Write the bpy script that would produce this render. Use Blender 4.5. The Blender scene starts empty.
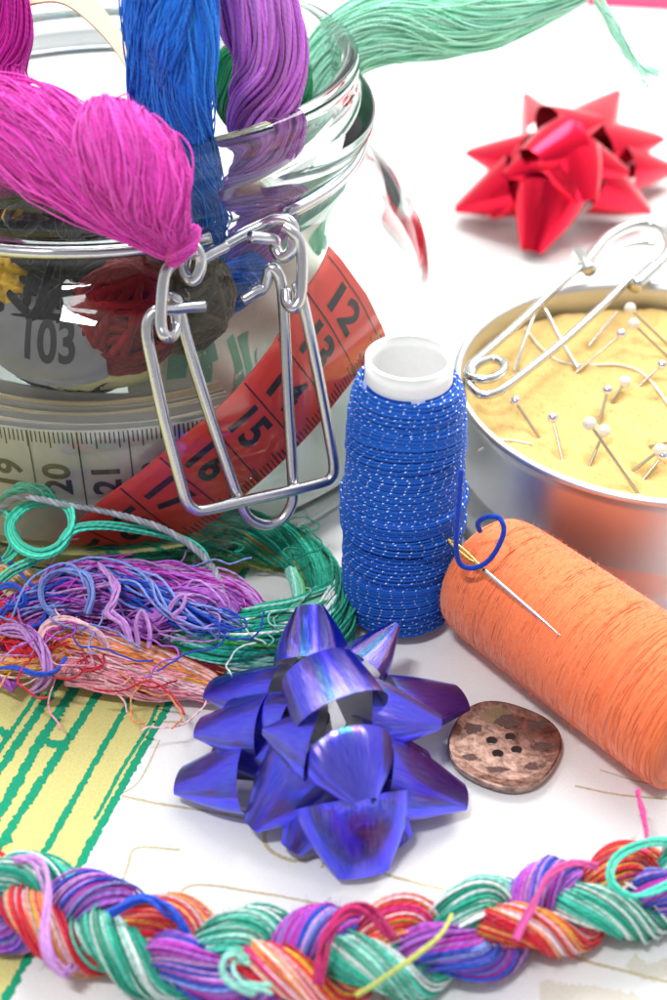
import bpy, bmesh, math, random
import numpy as np
from mathutils import Vector, Matrix

# ------------------------------------------------------------------ scene, camera
S = bpy.context.scene
C = S.collection
S.unit_settings.scale_length = 0.01            # one unit is one centimetre
F, TH, H = 1323.0, math.radians(38.0), 19.0
fwd = np.array([0, math.cos(TH), -math.sin(TH)]); up = np.array([0, math.sin(TH), math.cos(TH)])
rgt = np.array([1.0, 0, 0]); EYE = np.array([0, 0, H])

def ray(u, v):
    d = fwd + rgt * ((u - 333.5) / F) + up * ((500 - v) / F)
    return d
def P(u, v, z=0.0):                             # point at height z
    d = ray(u, v); t = (z - H) / d[2]
    return EYE + d * t
def Q(u, v, y):                                 # point at distance y
    d = ray(u, v); t = y / d[1]
    return EYE + d * t

cam = bpy.data.cameras.new("camera"); co = bpy.data.objects.new("camera", cam); C.objects.link(co)
co.location = EYE; co.rotation_euler = (math.pi / 2 - TH, 0, 0)
cam.sensor_fit = 'VERTICAL'; cam.sensor_height = 36; cam.sensor_width = 24; cam.lens = 36 * F / 1000
cam.clip_start = 0.5; cam.clip_end = 2000
cam.dof.use_dof = True; cam.dof.focus_distance = 25.6; cam.dof.aperture_fstop = 0.15
S.camera = co

rng = np.random.default_rng(7)
random.seed(5)

def lin(r, g=None, b=None):
    if g is None:
        h = r; r, g, b = int(h[0:2], 16), int(h[2:4], 16), int(h[4:6], 16)
    f = lambda c: (c / 255 / 12.92) if c / 255 <= .04045 else ((c / 255 + .055) / 1.055) ** 2.4
    return np.array([f(r), f(g), f(b)])

# ------------------------------------------------------------------ objects
def link(o, parent=None):
    C.objects.link(o)
    if parent is not None: o.parent = parent
    return o
def tag(o, label=None, cat=None, group=None, kind=None):
    if label: o["label"] = label
    if cat: o["category"] = cat
    if group: o["group"] = group
    if kind: o["kind"] = kind
    return o
def empty(name, loc, label, cat, group=None):
    o = bpy.data.objects.new(name, None); link(o); o.empty_display_size = .3
    o.location = tuple(loc); return tag(o, label, cat, group)

class MB:
    """collects quads, tubes and polygons and links them as one mesh"""
    def __init__(s): s.V = []; s.F = []; s.UV = []; s.COL = []; s.M = []; s.n = 0
    def quads(s, V, Fq, UV=None, col=None, mat=0):
        V = np.asarray(V, float).reshape(-1, 3); Fq = np.asarray(Fq, int).reshape(-1, 4)
        s.V.append(V); s.F.append(Fq + s.n)
        s.UV.append(np.zeros((len(Fq), 4, 2)) if UV is None else np.asarray(UV).reshape(len(Fq), 4, 2))
        c = np.ones((len(V), 3)) if col is None else np.broadcast_to(np.asarray(col, float), (len(V), 3)).copy()
        s.COL.append(c); s.M.append(np.full(len(Fq), mat)); s.n += len(V)
    def grid(s, G, col=None, mat=0, closeu=False, uv=None):
        G = np.asarray(G, float); a, b = G.shape[:2]
        i = np.arange(a - 1)[:, None]; jn = b if closeu else b - 1; j = np.arange(jn)[None, :]
        j2 = (j + 1) % b
        Fq = np.stack([i * b + j, i * b + j2, (i + 1) * b + j2, (i + 1) * b + j], -1).reshape(-1, 4)
        u0 = (i * 1.0 / (a - 1)) + 0 * j; u1 = ((i + 1.0) / (a - 1)) + 0 * j
        v0 = (j * 1.0 / jn) + 0 * i; v1 = ((j + 1.0) / jn) + 0 * i
        UV = np.stack([np.stack([u0, v0], -1), np.stack([u0, v1], -1), np.stack([u1, v1], -1), np.stack([u1, v0], -1)], 2)
        s.quads(G.reshape(-1, 3), Fq, UV.reshape(-1, 4, 2), col, mat)
    def tubes(s, paths, rad, sides=6, col=None, mat=0, cap=True, closed=False):
        paths = np.asarray(paths, float)
        if paths.ndim == 2: paths = paths[None]
        Sn, N, _ = paths.shape
        rad = np.broadcast_to(np.asarray(rad, float), (Sn, N)) if np.ndim(rad) != 1 or np.shape(rad) == (N,) else np.broadcast_to(np.asarray(rad)[:, None], (Sn, N))
        if closed:
            T = np.roll(paths, -1, 1) - np.roll(paths, 1, 1)
        else:
            T = np.gradient(paths, axis=1)
        T /= np.linalg.norm(T, axis=2, keepdims=True) + 1e-12
        ref = np.where(np.abs(T[:, 0, 2:3]) < .9, np.array([[0, 0, 1.0]]), np.array([[1.0, 0, 0]]))
        X = np.zeros_like(paths)
        x = ref - T[:, 0] * np.sum(ref * T[:, 0], 1, keepdims=True); x /= np.linalg.norm(x, axis=1, keepdims=True)
        for k in range(N):
            x = x - T[:, k] * np.sum(x * T[:, k], 1, keepdims=True); x /= np.linalg.norm(x, axis=1, keepdims=True) + 1e-12
            X[:, k] = x
        Y = np.cross(T, X)
        L = np.concatenate([np.zeros((Sn, 1)), np.cumsum(np.linalg.norm(np.diff(paths, axis=1), axis=2), 1)], 1)
        L = L + rng.uniform(0, 9, (Sn, 1))
        cc = None
        if col is not None:
            cc = np.asarray(col, float)
            if cc.ndim == 1: cc = np.broadcast_to(cc, (Sn, N, 3))
            elif cc.ndim == 2: cc = np.broadcast_to(cc[:, None], (Sn, N, 3))
        if cap and not closed:
            pd = lambda A: np.concatenate([A[:, :1], A, A[:, -1:]], 1)
            paths, X, Y, L = pd(paths), pd(X), pd(Y), pd(L)
            rad = pd(np.array(rad)); rad[:, 0] = 1e-4; rad[:, -1] = 1e-4
            if cc is not None: cc = pd(cc)
            N += 2
        a = np.arange(sides) * 2 * math.pi / sides
        V = paths[:, :, None] + rad[:, :, None, None] * (np.cos(a)[:, None] * X[:, :, None] + np.sin(a)[:, None] * Y[:, :, None])
        if cc is not None: cc = np.repeat(cc[:, :, None], sides, 2).reshape(-1, 3)
        Nn = N if closed else N - 1
        si = np.arange(Sn)[:, None, None]; i = np.arange(Nn)[None, :, None]; k = np.arange(sides)[None, None, :]
        k2 = (k + 1) % sides; i2 = (i + 1) % N
        idx = lambda ii, kk: si * N * sides + ii * sides + kk
        Fq = np.stack([idx(i, k), idx(i, k2), idx(i2, k2), idx(i2, k)], -1).reshape(-1, 4)
        La = L[:, :Nn, None] + 0 * k; Lb = (L[:, 1:, None] if not closed else np.concatenate([L[:, 1:], L[:, -1:] + .1], 1)[:, :, None]) + 0 * k
        ua = (k / sides) + 0 * La; ub = ((k + 1) / sides) + 0 * La
        UV = np.stack([np.stack([ua, La], -1), np.stack([ub, La], -1), np.stack([ub, Lb], -1), np.stack([ua, Lb], -1)], 3).reshape(-1, 4, 2)
        s.quads(V.reshape(-1, 3), Fq, UV, cc, mat)
    def tris(s, V, T, mat=0, col=None):
        T = np.asarray(T, int); s.quads(V, np.concatenate([T, T[:, 2:3]], 1), None, col, mat)
    def build(s, name, mats, parent=None, smooth=True):
        V = np.concatenate(s.V); Fq = np.concatenate(s.F); UV = np.concatenate(s.UV); COL = np.concatenate(s.COL); M = np.concatenate(s.M)
        off = np.zeros(3)
        if parent is not None:
            p = parent
            while p is not None: off = off + np.array(p.location); p = p.parent
        V = V - off
        tri = Fq[:, 2] == Fq[:, 3]
        tot = np.where(tri, 3, 4); start = np.concatenate([[0], np.cumsum(tot)[:-1]])
        keep = np.ones(Fq.shape, bool); keep[tri, 3] = False
        me = bpy.data.meshes.new(name)
        me.vertices.add(len(V)); me.vertices.foreach_set("co", V.astype(np.float32).ravel())
        loops = Fq[keep]; me.loops.add(len(loops)); me.loops.foreach_set("vertex_index", loops.astype(np.int32))
        me.polygons.add(len(Fq)); me.polygons.foreach_set("loop_start", start.astype(np.int32))
        me.polygons.foreach_set("material_index", M.astype(np.int32))
        me.update(calc_edges=True)
        me.polygons.foreach_set("use_smooth", np.full(len(Fq), bool(smooth)))
        uv = me.uv_layers.new(name="UVMap"); uv.data.foreach_set("uv", UV[keep].astype(np.float32).ravel())
        ca = me.attributes.new("col", 'FLOAT_COLOR', 'POINT')
        ca.data.foreach_set("color", np.concatenate([COL, np.ones((len(COL), 1))], 1).astype(np.float32).ravel())
        for m in (mats if isinstance(mats, (list, tuple)) else [mats]): me.materials.append(m)
        me.validate()
        o = bpy.data.objects.new(name, me); link(o, parent); return o

def spline(pts, N, closed=False):
    p = np.asarray(pts, float); n = len(p)
    if closed: q = np.concatenate([p[-1:], p, p[:2]]); segs = n
    else: q = np.concatenate([2 * p[:1] - p[1:2], p, 2 * p[-1:] - p[-2:-1]]); segs = n - 1
    t = np.linspace(0, segs, N, endpoint=not closed); i = np.minimum(t.astype(int), segs - 1); f = (t - i)[:, None]
    a, b, c, d = q[i], q[i + 1], q[i + 2], q[i + 3]
    r = .5 * (2 * b + (c - a) * f + (2 * a - 5 * b + 4 * c - d) * f ** 2 + (3 * b - a - 3 * c + d) * f ** 3)
    # resample evenly by arc length
    if not closed:
        L = np.concatenate([[0], np.cumsum(np.linalg.norm(np.diff(r, axis=0), axis=1))])
        s = np.linspace(0, L[-1], N); r = np.stack([np.interp(s, L, r[:, k]) for k in range(r.shape[1])], 1)
    return r
def interp(vals, N):
    vals = np.asarray(vals, float); return np.interp(np.linspace(0, 1, N), np.linspace(0, 1, len(vals)), vals)

def frames(c):
    T = np.gradient(c, axis=0); T /= np.linalg.norm(T, axis=1, keepdims=True) + 1e-9
    x = np.array([0, 0, 1.0]) if abs(T[0, 2]) < .9 else np.array([0, 1.0, 0])
    X = []
    for k in range(len(c)):
        x = x - T[k] * (x @ T[k]); x = x / (np.linalg.norm(x) + 1e-9); X.append(x)
    X = np.array(X); return T, X, np.cross(T, X)

def smooth_noise(n, N, k=3, seedgen=rng):
    t = np.linspace(0, 1, N)[None]
    out = np.zeros((n, N))
    for j in range(1, k + 1):
        out += seedgen.normal(size=(n, 1)) / j ** .7 * np.sin(2 * math.pi * (t * j * seedgen.uniform(.5, 1.2, (n, 1)) + seedgen.uniform(0, 1, (n, 1))))
    return out

def fuzz(mb, pts, nrm, cols, n, length=.18, r=.0055, up_bias=0):
    """short loose fibres standing off a yarn surface"""
    i = rng.integers(0, len(pts), n)
    p = pts[i]; d = nrm[i] + rng.normal(size=(n, 3)) * .7; d[:, 2] += up_bias; d /= np.linalg.norm(d, axis=1, keepdims=True)
    bend = rng.normal(size=(n, 3)); l = rng.uniform(.3, 1, (n, 1)) * length
    t = np.linspace(0, 1, 6)[None, :, None]
    path = p[:, None] + d[:, None] * l[:, None] * t + bend[:, None] * l[:, None] * .35 * t ** 2
    mb.tubes(path, np.linspace(1, .4, 6) * r, 3, cols[i], cap=False)

def bundle(mb, path, rad, n, sr, twist, palette, N=70, sides=5, wander=.10, flat=1.0, core=True, nfuzz=0, cvar=.12, surf=.6, fuzzlen=.18, cr=.8, jit=0.0, closed_path=None, endspread=0.0):
    c = spline(path, N) if closed_path is None else closed_path
    N = len(c)
    r = interp(rad, N); T, X, Y = frames(c)
    rho = np.where(rng.random(n) < surf, rng.uniform(.82, 1.0, n), np.sqrt(rng.random(n)) * .85)
    al = rng.uniform(0, 2 * math.pi, n) if surf < .95 else (np.arange(n) + rng.uniform(-.4, .4, n)) * 2 * math.pi / n
    t = np.linspace(0, 1, N)
    ang = al[:, None] + 2 * math.pi * twist * t[None] + smooth_noise(n, N) * wander
    rr = rho[:, None] * (1 + smooth_noise(n, N, 2) * wander * .5)
    if endspread: rr = rr * (1 + endspread * rng.uniform(-.5, 1, (n, 1)) * np.clip((t - .85) / .15, 0, 1)[None])
    off = (np.cos(ang) * rr * r)[..., None] * X[None] * flat + (np.sin(ang) * rr * r)[..., None] * Y[None]
    if jit: off = off + np.stack([smooth_noise(n, N, 6) * jit for _ in range(3)], -1)
    paths = c[None] + off
    pal = [p if isinstance(p, (list, tuple)) and len(p) == 2 else (1, p) for p in palette]
    w = np.array([p[0] for p in pal], float); w /= w.sum()
    pick = rng.choice(len(pal), n, p=w)
    cols = np.zeros((n, N, 3))
    for k in range(n):
        cdef = pal[pick[k]][1]
        if callable(cdef): cols[k] = cdef(t + rng.normal() * .06)
        else: cols[k] = np.asarray(cdef)
    cols *= (1 + rng.normal(size=(n, 1, 1)) * cvar)
    cols = np.clip(cols, 0, 1)
    mb.tubes(paths, sr, sides, cols)
    if core:
        mc = cols.mean(0)
        k_ = 28; a_ = np.arange(k_) * 2 * math.pi / k_
        rc_ = (r * cr)[:, None] * np.ones(k_)
        cols_ = (mc[:, None] if mc.ndim == 2 else mc) * np.ones((N, k_, 3))
        mb.grid(c[:, None] + (np.cos(a_) * rc_)[..., None] * X[:, None] * flat + (np.sin(a_) * rc_)[..., None] * Y[:, None], col=cols_.reshape(-1, 3), closeu=True)
    if nfuzz:
        keep = rho > .8
        if not keep.any(): keep = rho > -1
        pts = paths[keep].reshape(-1, 3); nr = off[keep].reshape(-1, 3); nr = nr / (np.linalg.norm(nr, axis=1, keepdims=True) + 1e-9)
        fuzz(mb, pts, nr, cols[keep].reshape(-1, 3), nfuzz, fuzzlen)
    return c

# ------------------------------------------------------------------ materials
def mat(name):
    m = bpy.data.materials.new(name); m.use_nodes = True
    nt = m.node_tree; return m, nt, nt.nodes["Principled BSDF"], nt.nodes, nt.links
def setp(b, **k):
    for a, v in k.items():
        b.inputs[a.replace('_', ' ')].default_value = v
def rgba(c): return (float(c[0]), float(c[1]), float(c[2]), 1)

def simple(name, col, rough=.5, metal=0.0, bump=0.0, bscale=40, var=0.0, vscale=6, **k):
    m, nt, b, N, L = mat(name)
    setp(b, Base_Color=rgba(col), Roughness=rough, Metallic=metal, **k)
    tc = N.new('ShaderNodeTexCoord')
    if bump:
        n = N.new('ShaderNodeTexNoise'); n.inputs['Scale'].default_value = bscale; n.inputs['Detail'].default_value = 5
        L.new(tc.outputs['Object'], n.inputs['Vector'])
        bp = N.new('ShaderNodeBump'); bp.inputs['Strength'].default_value = bump; bp.inputs['Distance'].default_value = .02
        L.new(n.outputs['Fac'], bp.inputs['Height']); L.new(bp.outputs['Normal'], b.inputs['Normal'])
    if var:
        n2 = N.new('ShaderNodeTexNoise'); n2.inputs['Scale'].default_value = vscale; n2.inputs['Detail'].default_value = 4
        L.new(tc.outputs['Object'], n2.inputs['Vector'])
        mx = N.new('ShaderNodeMix'); mx.data_type = 'RGBA'
        mx.inputs[6].default_value = rgba(np.asarray(col) * (1 - var)); mx.inputs[7].default_value = rgba(np.minimum(1, np.asarray(col) * (1 + var)))
        L.new(n2.outputs['Fac'], mx.inputs[0]); L.new(mx.outputs[2], b.inputs['Base Color'])
    return m

def thread_mat(name, freq=14.0, bump=.5, rough=.62, sheen=.25, dist=.012, fleck=False):
    m, nt, b, N, L = mat(name)
    at = N.new('ShaderNodeAttribute'); at.attribute_name = "col"
    uv = N.new('ShaderNodeUVMap')
    sp = N.new('ShaderNodeSeparateXYZ'); L.new(uv.outputs[0], sp.inputs[0])
    mul = N.new('ShaderNodeMath'); mul.operation = 'MULTIPLY'; mul.inputs[1].default_value = freq; L.new(sp.outputs[1], mul.inputs[0])
    mu2 = N.new('ShaderNodeMath'); mu2.operation = 'MULTIPLY_ADD'; mu2.inputs[1].default_value = 2.0; L.new(sp.outputs[0], mu2.inputs[0]); L.new(mul.outputs[0], mu2.inputs[2])
    fr = N.new('ShaderNodeMath'); fr.operation = 'PINGPONG'; fr.inputs[1].default_value = .5; L.new(mu2.outputs[0], fr.inputs[0])
    no = N.new('ShaderNodeTexNoise'); no.inputs['Scale'].default_value = 1; no.inputs['Detail'].default_value = 3
    cm = N.new('ShaderNodeCombineXYZ')
    m3 = N.new('ShaderNodeMath'); m3.operation = 'MULTIPLY'; m3.inputs[1].default_value = 9; L.new(mu2.outputs[0], m3.inputs[0])
    L.new(m3.outputs[0], cm.inputs[0])
    m4 = N.new('ShaderNodeMath'); m4.operation = 'MULTIPLY'; m4.inputs[1].default_value = 3; L.new(sp.outputs[1], m4.inputs[0]); L.new(m4.outputs[0], cm.inputs[1])
    L.new(cm.outputs[0], no.inputs['Vector'])
    hs = N.new('ShaderNodeMath'); hs.operation = 'MULTIPLY_ADD'; hs.inputs[1].default_value = .35; L.new(no.outputs['Fac'], hs.inputs[0]); L.new(fr.outputs[0], hs.inputs[2])
    bp = N.new('ShaderNodeBump'); bp.inputs['Strength'].default_value = bump; bp.inputs['Distance'].default_value = dist
    L.new(hs.outputs[0], bp.inputs['Height']); L.new(bp.outputs['Normal'], b.inputs['Normal'])
    # individual fibres differ a little in dye
    mr = N.new('ShaderNodeMapRange'); mr.inputs[1].default_value = .25; mr.inputs[2].default_value = .75; mr.inputs[3].default_value = .78; mr.inputs[4].default_value = 1.18
    L.new(no.outputs['Fac'], mr.inputs[0])
    mx = N.new('ShaderNodeVectorMath'); mx.operation = 'SCALE'; L.new(at.outputs['Color'], mx.inputs[0]); L.new(mr.outputs[0], mx.inputs['Scale'])
    col_out = mx.outputs[0]
    setp(b, Roughness=rough); b.inputs['Sheen Weight'].default_value = sheen; b.inputs['Sheen Roughness'].default_value = .4
    b.inputs['Specular IOR Level'].default_value = .2
    if fleck:
        # a silvery filament comes up at every turn of the twist
        f1 = N.new('ShaderNodeMath'); f1.operation = 'MULTIPLY_ADD'; f1.inputs[1].default_value = 4.0; L.new(sp.outputs[1], f1.inputs[0])
        L.new(sp.outputs[0], f1.inputs[2])
        f2 = N.new('ShaderNodeMath'); f2.operation = 'FRACT'; L.new(f1.outputs[0], f2.inputs[0])
        f3 = N.new('ShaderNodeMath'); f3.operation = 'LESS_THAN'; f3.inputs[1].default_value = .2; L.new(f2.outputs[0], f3.inputs[0])
        g1 = N.new('ShaderNodeMath'); g1.operation = 'MULTIPLY'; g1.inputs[1].default_value = 4.0; L.new(sp.outputs[1], g1.inputs[0])
        g2 = N.new('ShaderNodeMath'); g2.operation = 'FRACT'; L.new(g1.outputs[0], g2.inputs[0])
        f4 = N.new('ShaderNodeMath'); f4.operation = 'LESS_THAN'; f4.inputs[1].default_value = .3; L.new(g2.outputs[0], f4.inputs[0])
        f5 = N.new('ShaderNodeMath'); f5.operation = 'MULTIPLY'; L.new(f3.outputs[0], f5.inputs[0]); L.new(f4.outputs[0], f5.inputs[1])
        mm = N.new('ShaderNodeMix'); mm.data_type = 'RGBA'; L.new(f5.outputs[0], mm.inputs[0]); L.new(col_out, mm.inputs[6]); mm.inputs[7].default_value = (.75, .8, .95, 1)
        col_out = mm.outputs[2]
        f6 = N.new('ShaderNodeMath'); f6.operation = 'MULTIPLY'; f6.inputs[1].default_value = .5; L.new(f5.outputs[0], f6.inputs[0]); L.new(f6.outputs[0], b.inputs['Metallic'])
    L.new(col_out, b.inputs['Base Color'])
    return m

M_floss = thread_mat("cotton_floss", freq=6, bump=1.0, rough=.85, sheen=.18, dist=.03)
M_skein = thread_mat("skein_cotton", freq=9, bump=.8, rough=.8, sheen=.22, dist=.02)
M_fine = thread_mat("fine_sewing_thread", freq=30, bump=.3, rough=.75, sheen=.5, dist=.005)
M_elastic = thread_mat("blue_elastic_thread", freq=11, bump=.6, rough=.5, sheen=.1, fleck=True)
M_cord = thread_mat("grey_cord_fibre", freq=20, bump=.4, rough=.45, sheen=.2)

M_steel = simple("clasp_steel", (.60, .60, .63), .27, 1.0, bump=.12, bscale=30, var=.12, vscale=9)
M_nickel = simple("white_nickel", (.64, .63, .60), .24, 1.0, bump=.05, bscale=60)
M_brass = simple("gold_plate", (.85, .55, .16), .22, 1.0)
M_pinsteel = simple("pin_shaft_steel", (.55, .47, .36), .3, 1.0)
M_card = simple("white_cardboard", (.80, .80, .79), .75, bump=.25, bscale=25, var=.04)
M_whiteplastic = simple("white_backing_plastic", (.8, .8, .8), .35)
M_pearl = simple("pearl_pin_head", (.80, .74, .64), .35, bump=.1, bscale=30, Coat_Weight=.4)
M_chrome = simple("silver_pin_head", (.82, .78, .86), .12, 1.0)
M_ink = simple("black_tape_ink", (.025, .022, .022), .6)
M_redtape = simple("red_tape_vinyl", (.95, .055, .03), .42, bump=.2, bscale=60, var=.08, vscale=5)
M_greytape = simple("grey_tape_vinyl", (.47, .44, .41), .5, bump=.2, bscale=60, var=.12, vscale=3)
M_darktape = simple("dark_grey_tape_vinyl", (.22, .205, .21), .25, bump=.2, bscale=60, var=.2, vscale=2)
M_creamtape = simple("cream_tape_vinyl", (.72, .56, .34), .5, bump=.2, bscale=50, var=.06)
M_redpaper = simple("red_paper", (.75, .02, .10), .5, bump=.2, bscale=20)

def glass_mat():
    m, nt, b, N, L = mat("clear_jar_glass")
    setp(b, Base_Color=(.985, .995, .988, 1), Roughness=0.0, IOR=1.40); b.inputs['Transmission Weight'].default_value = 1
    tc = N.new('ShaderNodeTexCoord'); n = N.new('ShaderNodeTexNoise'); n.inputs['Scale'].default_value = .35; n.inputs['Detail'].default_value = 1
    L.new(tc.outputs['Object'], n.inputs['Vector'])
    bp = N.new('ShaderNodeBump'); bp.inputs['Strength'].default_value = .05; bp.inputs['Distance'].default_value = .25
    L.new(n.outputs['Fac'], bp.inputs['Height']); L.new(bp.outputs['Normal'], b.inputs['Normal'])
    va = N.new('ShaderNodeVolumeAbsorption'); va.inputs['Color'].default_value = (.70, .80, .78, 1); va.inputs["Density"].default_value = .6
    L.new(va.outputs[0], [x for x in N if x.type == 'OUTPUT_MATERIAL'][0].inputs['Volume'])
    return m
M_glass = glass_mat()

def cloth_mat(name, col, var=.03):
    m, nt, b, N, L = mat(name)
    tc = N.new('ShaderNodeTexCoord')
    n = N.new('ShaderNodeTexNoise'); n.inputs['Scale'].default_value = 22; n.inputs['Detail'].default_value = 6; n.inputs['Roughness'].default_value = .7
    L.new(tc.outputs['Object'], n.inputs['Vector'])
    n2 = N.new('ShaderNodeTexNoise'); n2.inputs['Scale'].default_value = .35; n2.inputs['Detail'].default_value = 3
    L.new(tc.outputs['Object'], n2.inputs['Vector'])
    ad = N.new('ShaderNodeMath'); ad.operation = 'MULTIPLY_ADD'; ad.inputs[1].default_value = 6.0; L.new(n2.outputs['Fac'], ad.inputs[0]); L.new(n.outputs['Fac'], ad.inputs[2])
    bp = N.new('ShaderNodeBump'); bp.inputs['Strength'].default_value = .5; bp.inputs['Distance'].default_value = .025
    L.new(ad.outputs[0], bp.inputs['Height']); L.new(bp.outputs['Normal'], b.inputs['Normal'])
    mr = N.new('ShaderNodeMapRange'); mr.inputs[1].default_value = .3; mr.inputs[2].default_value = .7; mr.inputs[3].default_value = 1 - var * 2; mr.inputs[4].default_value = 1 + var * .6
    L.new(n.outputs['Fac'], mr.inputs[0])
    sc = N.new('ShaderNodeVectorMath'); sc.operation = 'SCALE'; sc.inputs[0].default_value = tuple(col); L.new(mr.outputs[0], sc.inputs['Scale'])
    L.new(sc.outputs[0], b.inputs['Base Color']); setp(b, Roughness=.9); b.inputs['Specular IOR Level'].default_value = .15; b.inputs['Sheen Weight'].default_value = .15
    return m
M_cloth = cloth_mat("white_printed_cloth", (.84, .83, .82))
M_yellow = cloth_mat("pale_yellow_print", (.74, .67, .26), .10)
M_green = cloth_mat("green_print_ink", (.012, .36, .19), .12)
M_gold = cloth_mat("gold_print_ink", (.68, .58, .38), .2)
M_faint = cloth_mat("faint_beige_print_ink", (.76, .71, .62), .08)

def foil(name, base, rough, holo):
    """metallised gift ribbon; the holographic film splits its gloss into colours"""
    m, nt, b, N, L = mat(name)
    uv = N.new('ShaderNodeUVMap'); sp = N.new('ShaderNodeSeparateXYZ'); L.new(uv.outputs[0], sp.inputs[0])
    cm = N.new('ShaderNodeCombineXYZ')
    a = N.new('ShaderNodeMath'); a.operation = 'MULTIPLY'; a.inputs[1].default_value = 4; L.new(sp.outputs[0], a.inputs[0])
    c = N.new('ShaderNodeMath'); c.operation = 'MULTIPLY'; c.inputs[1].default_value = 380; L.new(sp.outputs[1], c.inputs[0])
    L.new(a.outputs[0], cm.inputs[0]); L.new(c.outputs[0], cm.inputs[1])
    n = N.new('ShaderNodeTexNoise'); n.inputs['Scale'].default_value = 1; n.inputs['Detail'].default_value = 3; L.new(cm.outputs[0], n.inputs['Vector'])
    bp = N.new('ShaderNodeBump'); bp.inputs['Strength'].default_value = .06 if holo else .04; bp.inputs['Distance'].default_value = .02
    L.new(n.outputs['Fac'], bp.inputs['Height'])
    setp(b, Base_Color=rgba(base), Metallic=.92 if holo else .8, Roughness=rough); b.inputs['Coat Weight'].default_value = .2; b.inputs['Coat Roughness'].default_value = .12
    L.new(bp.outputs['Normal'], b.inputs['Normal'])
    out = [x for x in N if x.type == 'OUTPUT_MATERIAL'][0]
    shader = b.outputs[0]
    if holo:
        tg = N.new('ShaderNodeTangent'); tg.direction_type = 'UV_MAP'
        cr = N.new('ShaderNodeVectorMath'); cr.operation = 'CROSS_PRODUCT'; L.new(bp.outputs['Normal'], cr.inputs[0]); L.new(tg.outputs[0], cr.inputs[1])
        total = None
        for colr, k in (((.8, .7, 1), -.55), ((.95, .35, .9), -.40), ((.15, .95, .65), -.28), ((.2, .85, .98), -.15), ((.9, .88, 1), 0), ((.4, .35, 1), .14), ((.85, .8, 1), .26), ((.9, .6, 1), .45)):
            s1 = N.new('ShaderNodeVectorMath'); s1.operation = 'SCALE'; s1.inputs['Scale'].default_value = k; L.new(cr.outputs[0], s1.inputs[0])
            s2 = N.new('ShaderNodeVectorMath'); s2.operation = 'ADD'; L.new(bp.outputs['Normal'], s2.inputs[0]); L.new(s1.outputs[0], s2.inputs[1])
            s3 = N.new('ShaderNodeVectorMath'); s3.operation = 'NORMALIZE'; L.new(s2.outputs[0], s3.inputs[0])
            g = N.new('ShaderNodeBsdfGlossy'); g.inputs['Color'].default_value = (*colr, 1); g.inputs['Roughness'].default_value = .15; L.new(s3.outputs[0], g.inputs['Normal'])
            if total is None: total = g.outputs[0]; cnt = 1
            else:
                cnt += 1; mx = N.new('ShaderNodeMixShader'); mx.inputs[0].default_value = 1 / cnt; L.new(total, mx.inputs[1]); L.new(g.outputs[0], mx.inputs[2]); total = mx.outputs[0]
        mr = N.new('ShaderNodeMapRange'); mr.inputs[1].default_value = .34; mr.inputs[2].default_value = .78; mr.inputs[3].default_value = .05; mr.inputs[4].default_value = .40
        L.new(n.outputs['Fac'], mr.inputs[0])
        mx = N.new('ShaderNodeMixShader'); L.new(mr.outputs[0], mx.inputs[0]); L.new(shader, mx.inputs[1]); L.new(total, mx.inputs[2]); shader = mx.outputs[0]
    L.new(shader, out.inputs['Surface'])
    return m
M_blueholo = foil("blue_holographic_foil", (.02, .008, .86), .12, True)
M_silverback = simple("silver_ribbon_back", (.5, .5, .52), .35, .8, bump=.1, bscale=20)
M_redfoil = foil("red_foil", (.84, .0, .035), .22, False)
M_redback = simple("red_ribbon_back", (.30, .0, .012), .4, .5)

# ------------------------------------------------------------------ light and world
w = bpy.data.worlds.new("World"); S.world = w; w.use_nodes = True
WN, WL = w.node_tree.nodes, w.node_tree.links
bg = WN["Background"]; bg.inputs[0].default_value = (.98, .99, 1, 1)
wt_ = WN.new('ShaderNodeTexCoord'); wsx = WN.new('ShaderNodeSeparateXYZ'); WL.new(wt_.outputs['Generated'], wsx.inputs[0])
wmr = WN.new('ShaderNodeMapRange'); wmr.interpolation_type = 'SMOOTHSTEP'
for i_, v_ in enumerate((-.8, .2, .30, .60)): wmr.inputs[i_ + 1].default_value = v_
WL.new(wsx.outputs[1], wmr.inputs[0]); WL.new(wmr.outputs[0], bg.inputs[1])
def area(name, loc, target, size, power, col=(1, 1, 1), sy=None):
    l = bpy.data.lights.new(name, 'AREA'); l.energy = power; l.color = col; l.size = size
    if sy: l.shape = 'RECTANGLE'; l.size_y = sy
    o = bpy.data.objects.new(name, l); link(o); o.location = loc
    d = Vector(target) - Vector(loc); o.rotation_euler = d.to_track_quat('-Z', 'Y').to_euler(); return o
area("softbox_key", (34, 58, 48), (2, 24, 0), 32, 31000, (1, .985, .96))
area("softbox_fill", (-13, -4, 56), (-2, 24, 3), 10, 13000, (.96, .98, 1), 2.5)
area("softbox_top", (-8, 60, 62), (0, 20, 0), 34, 27000)

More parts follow.
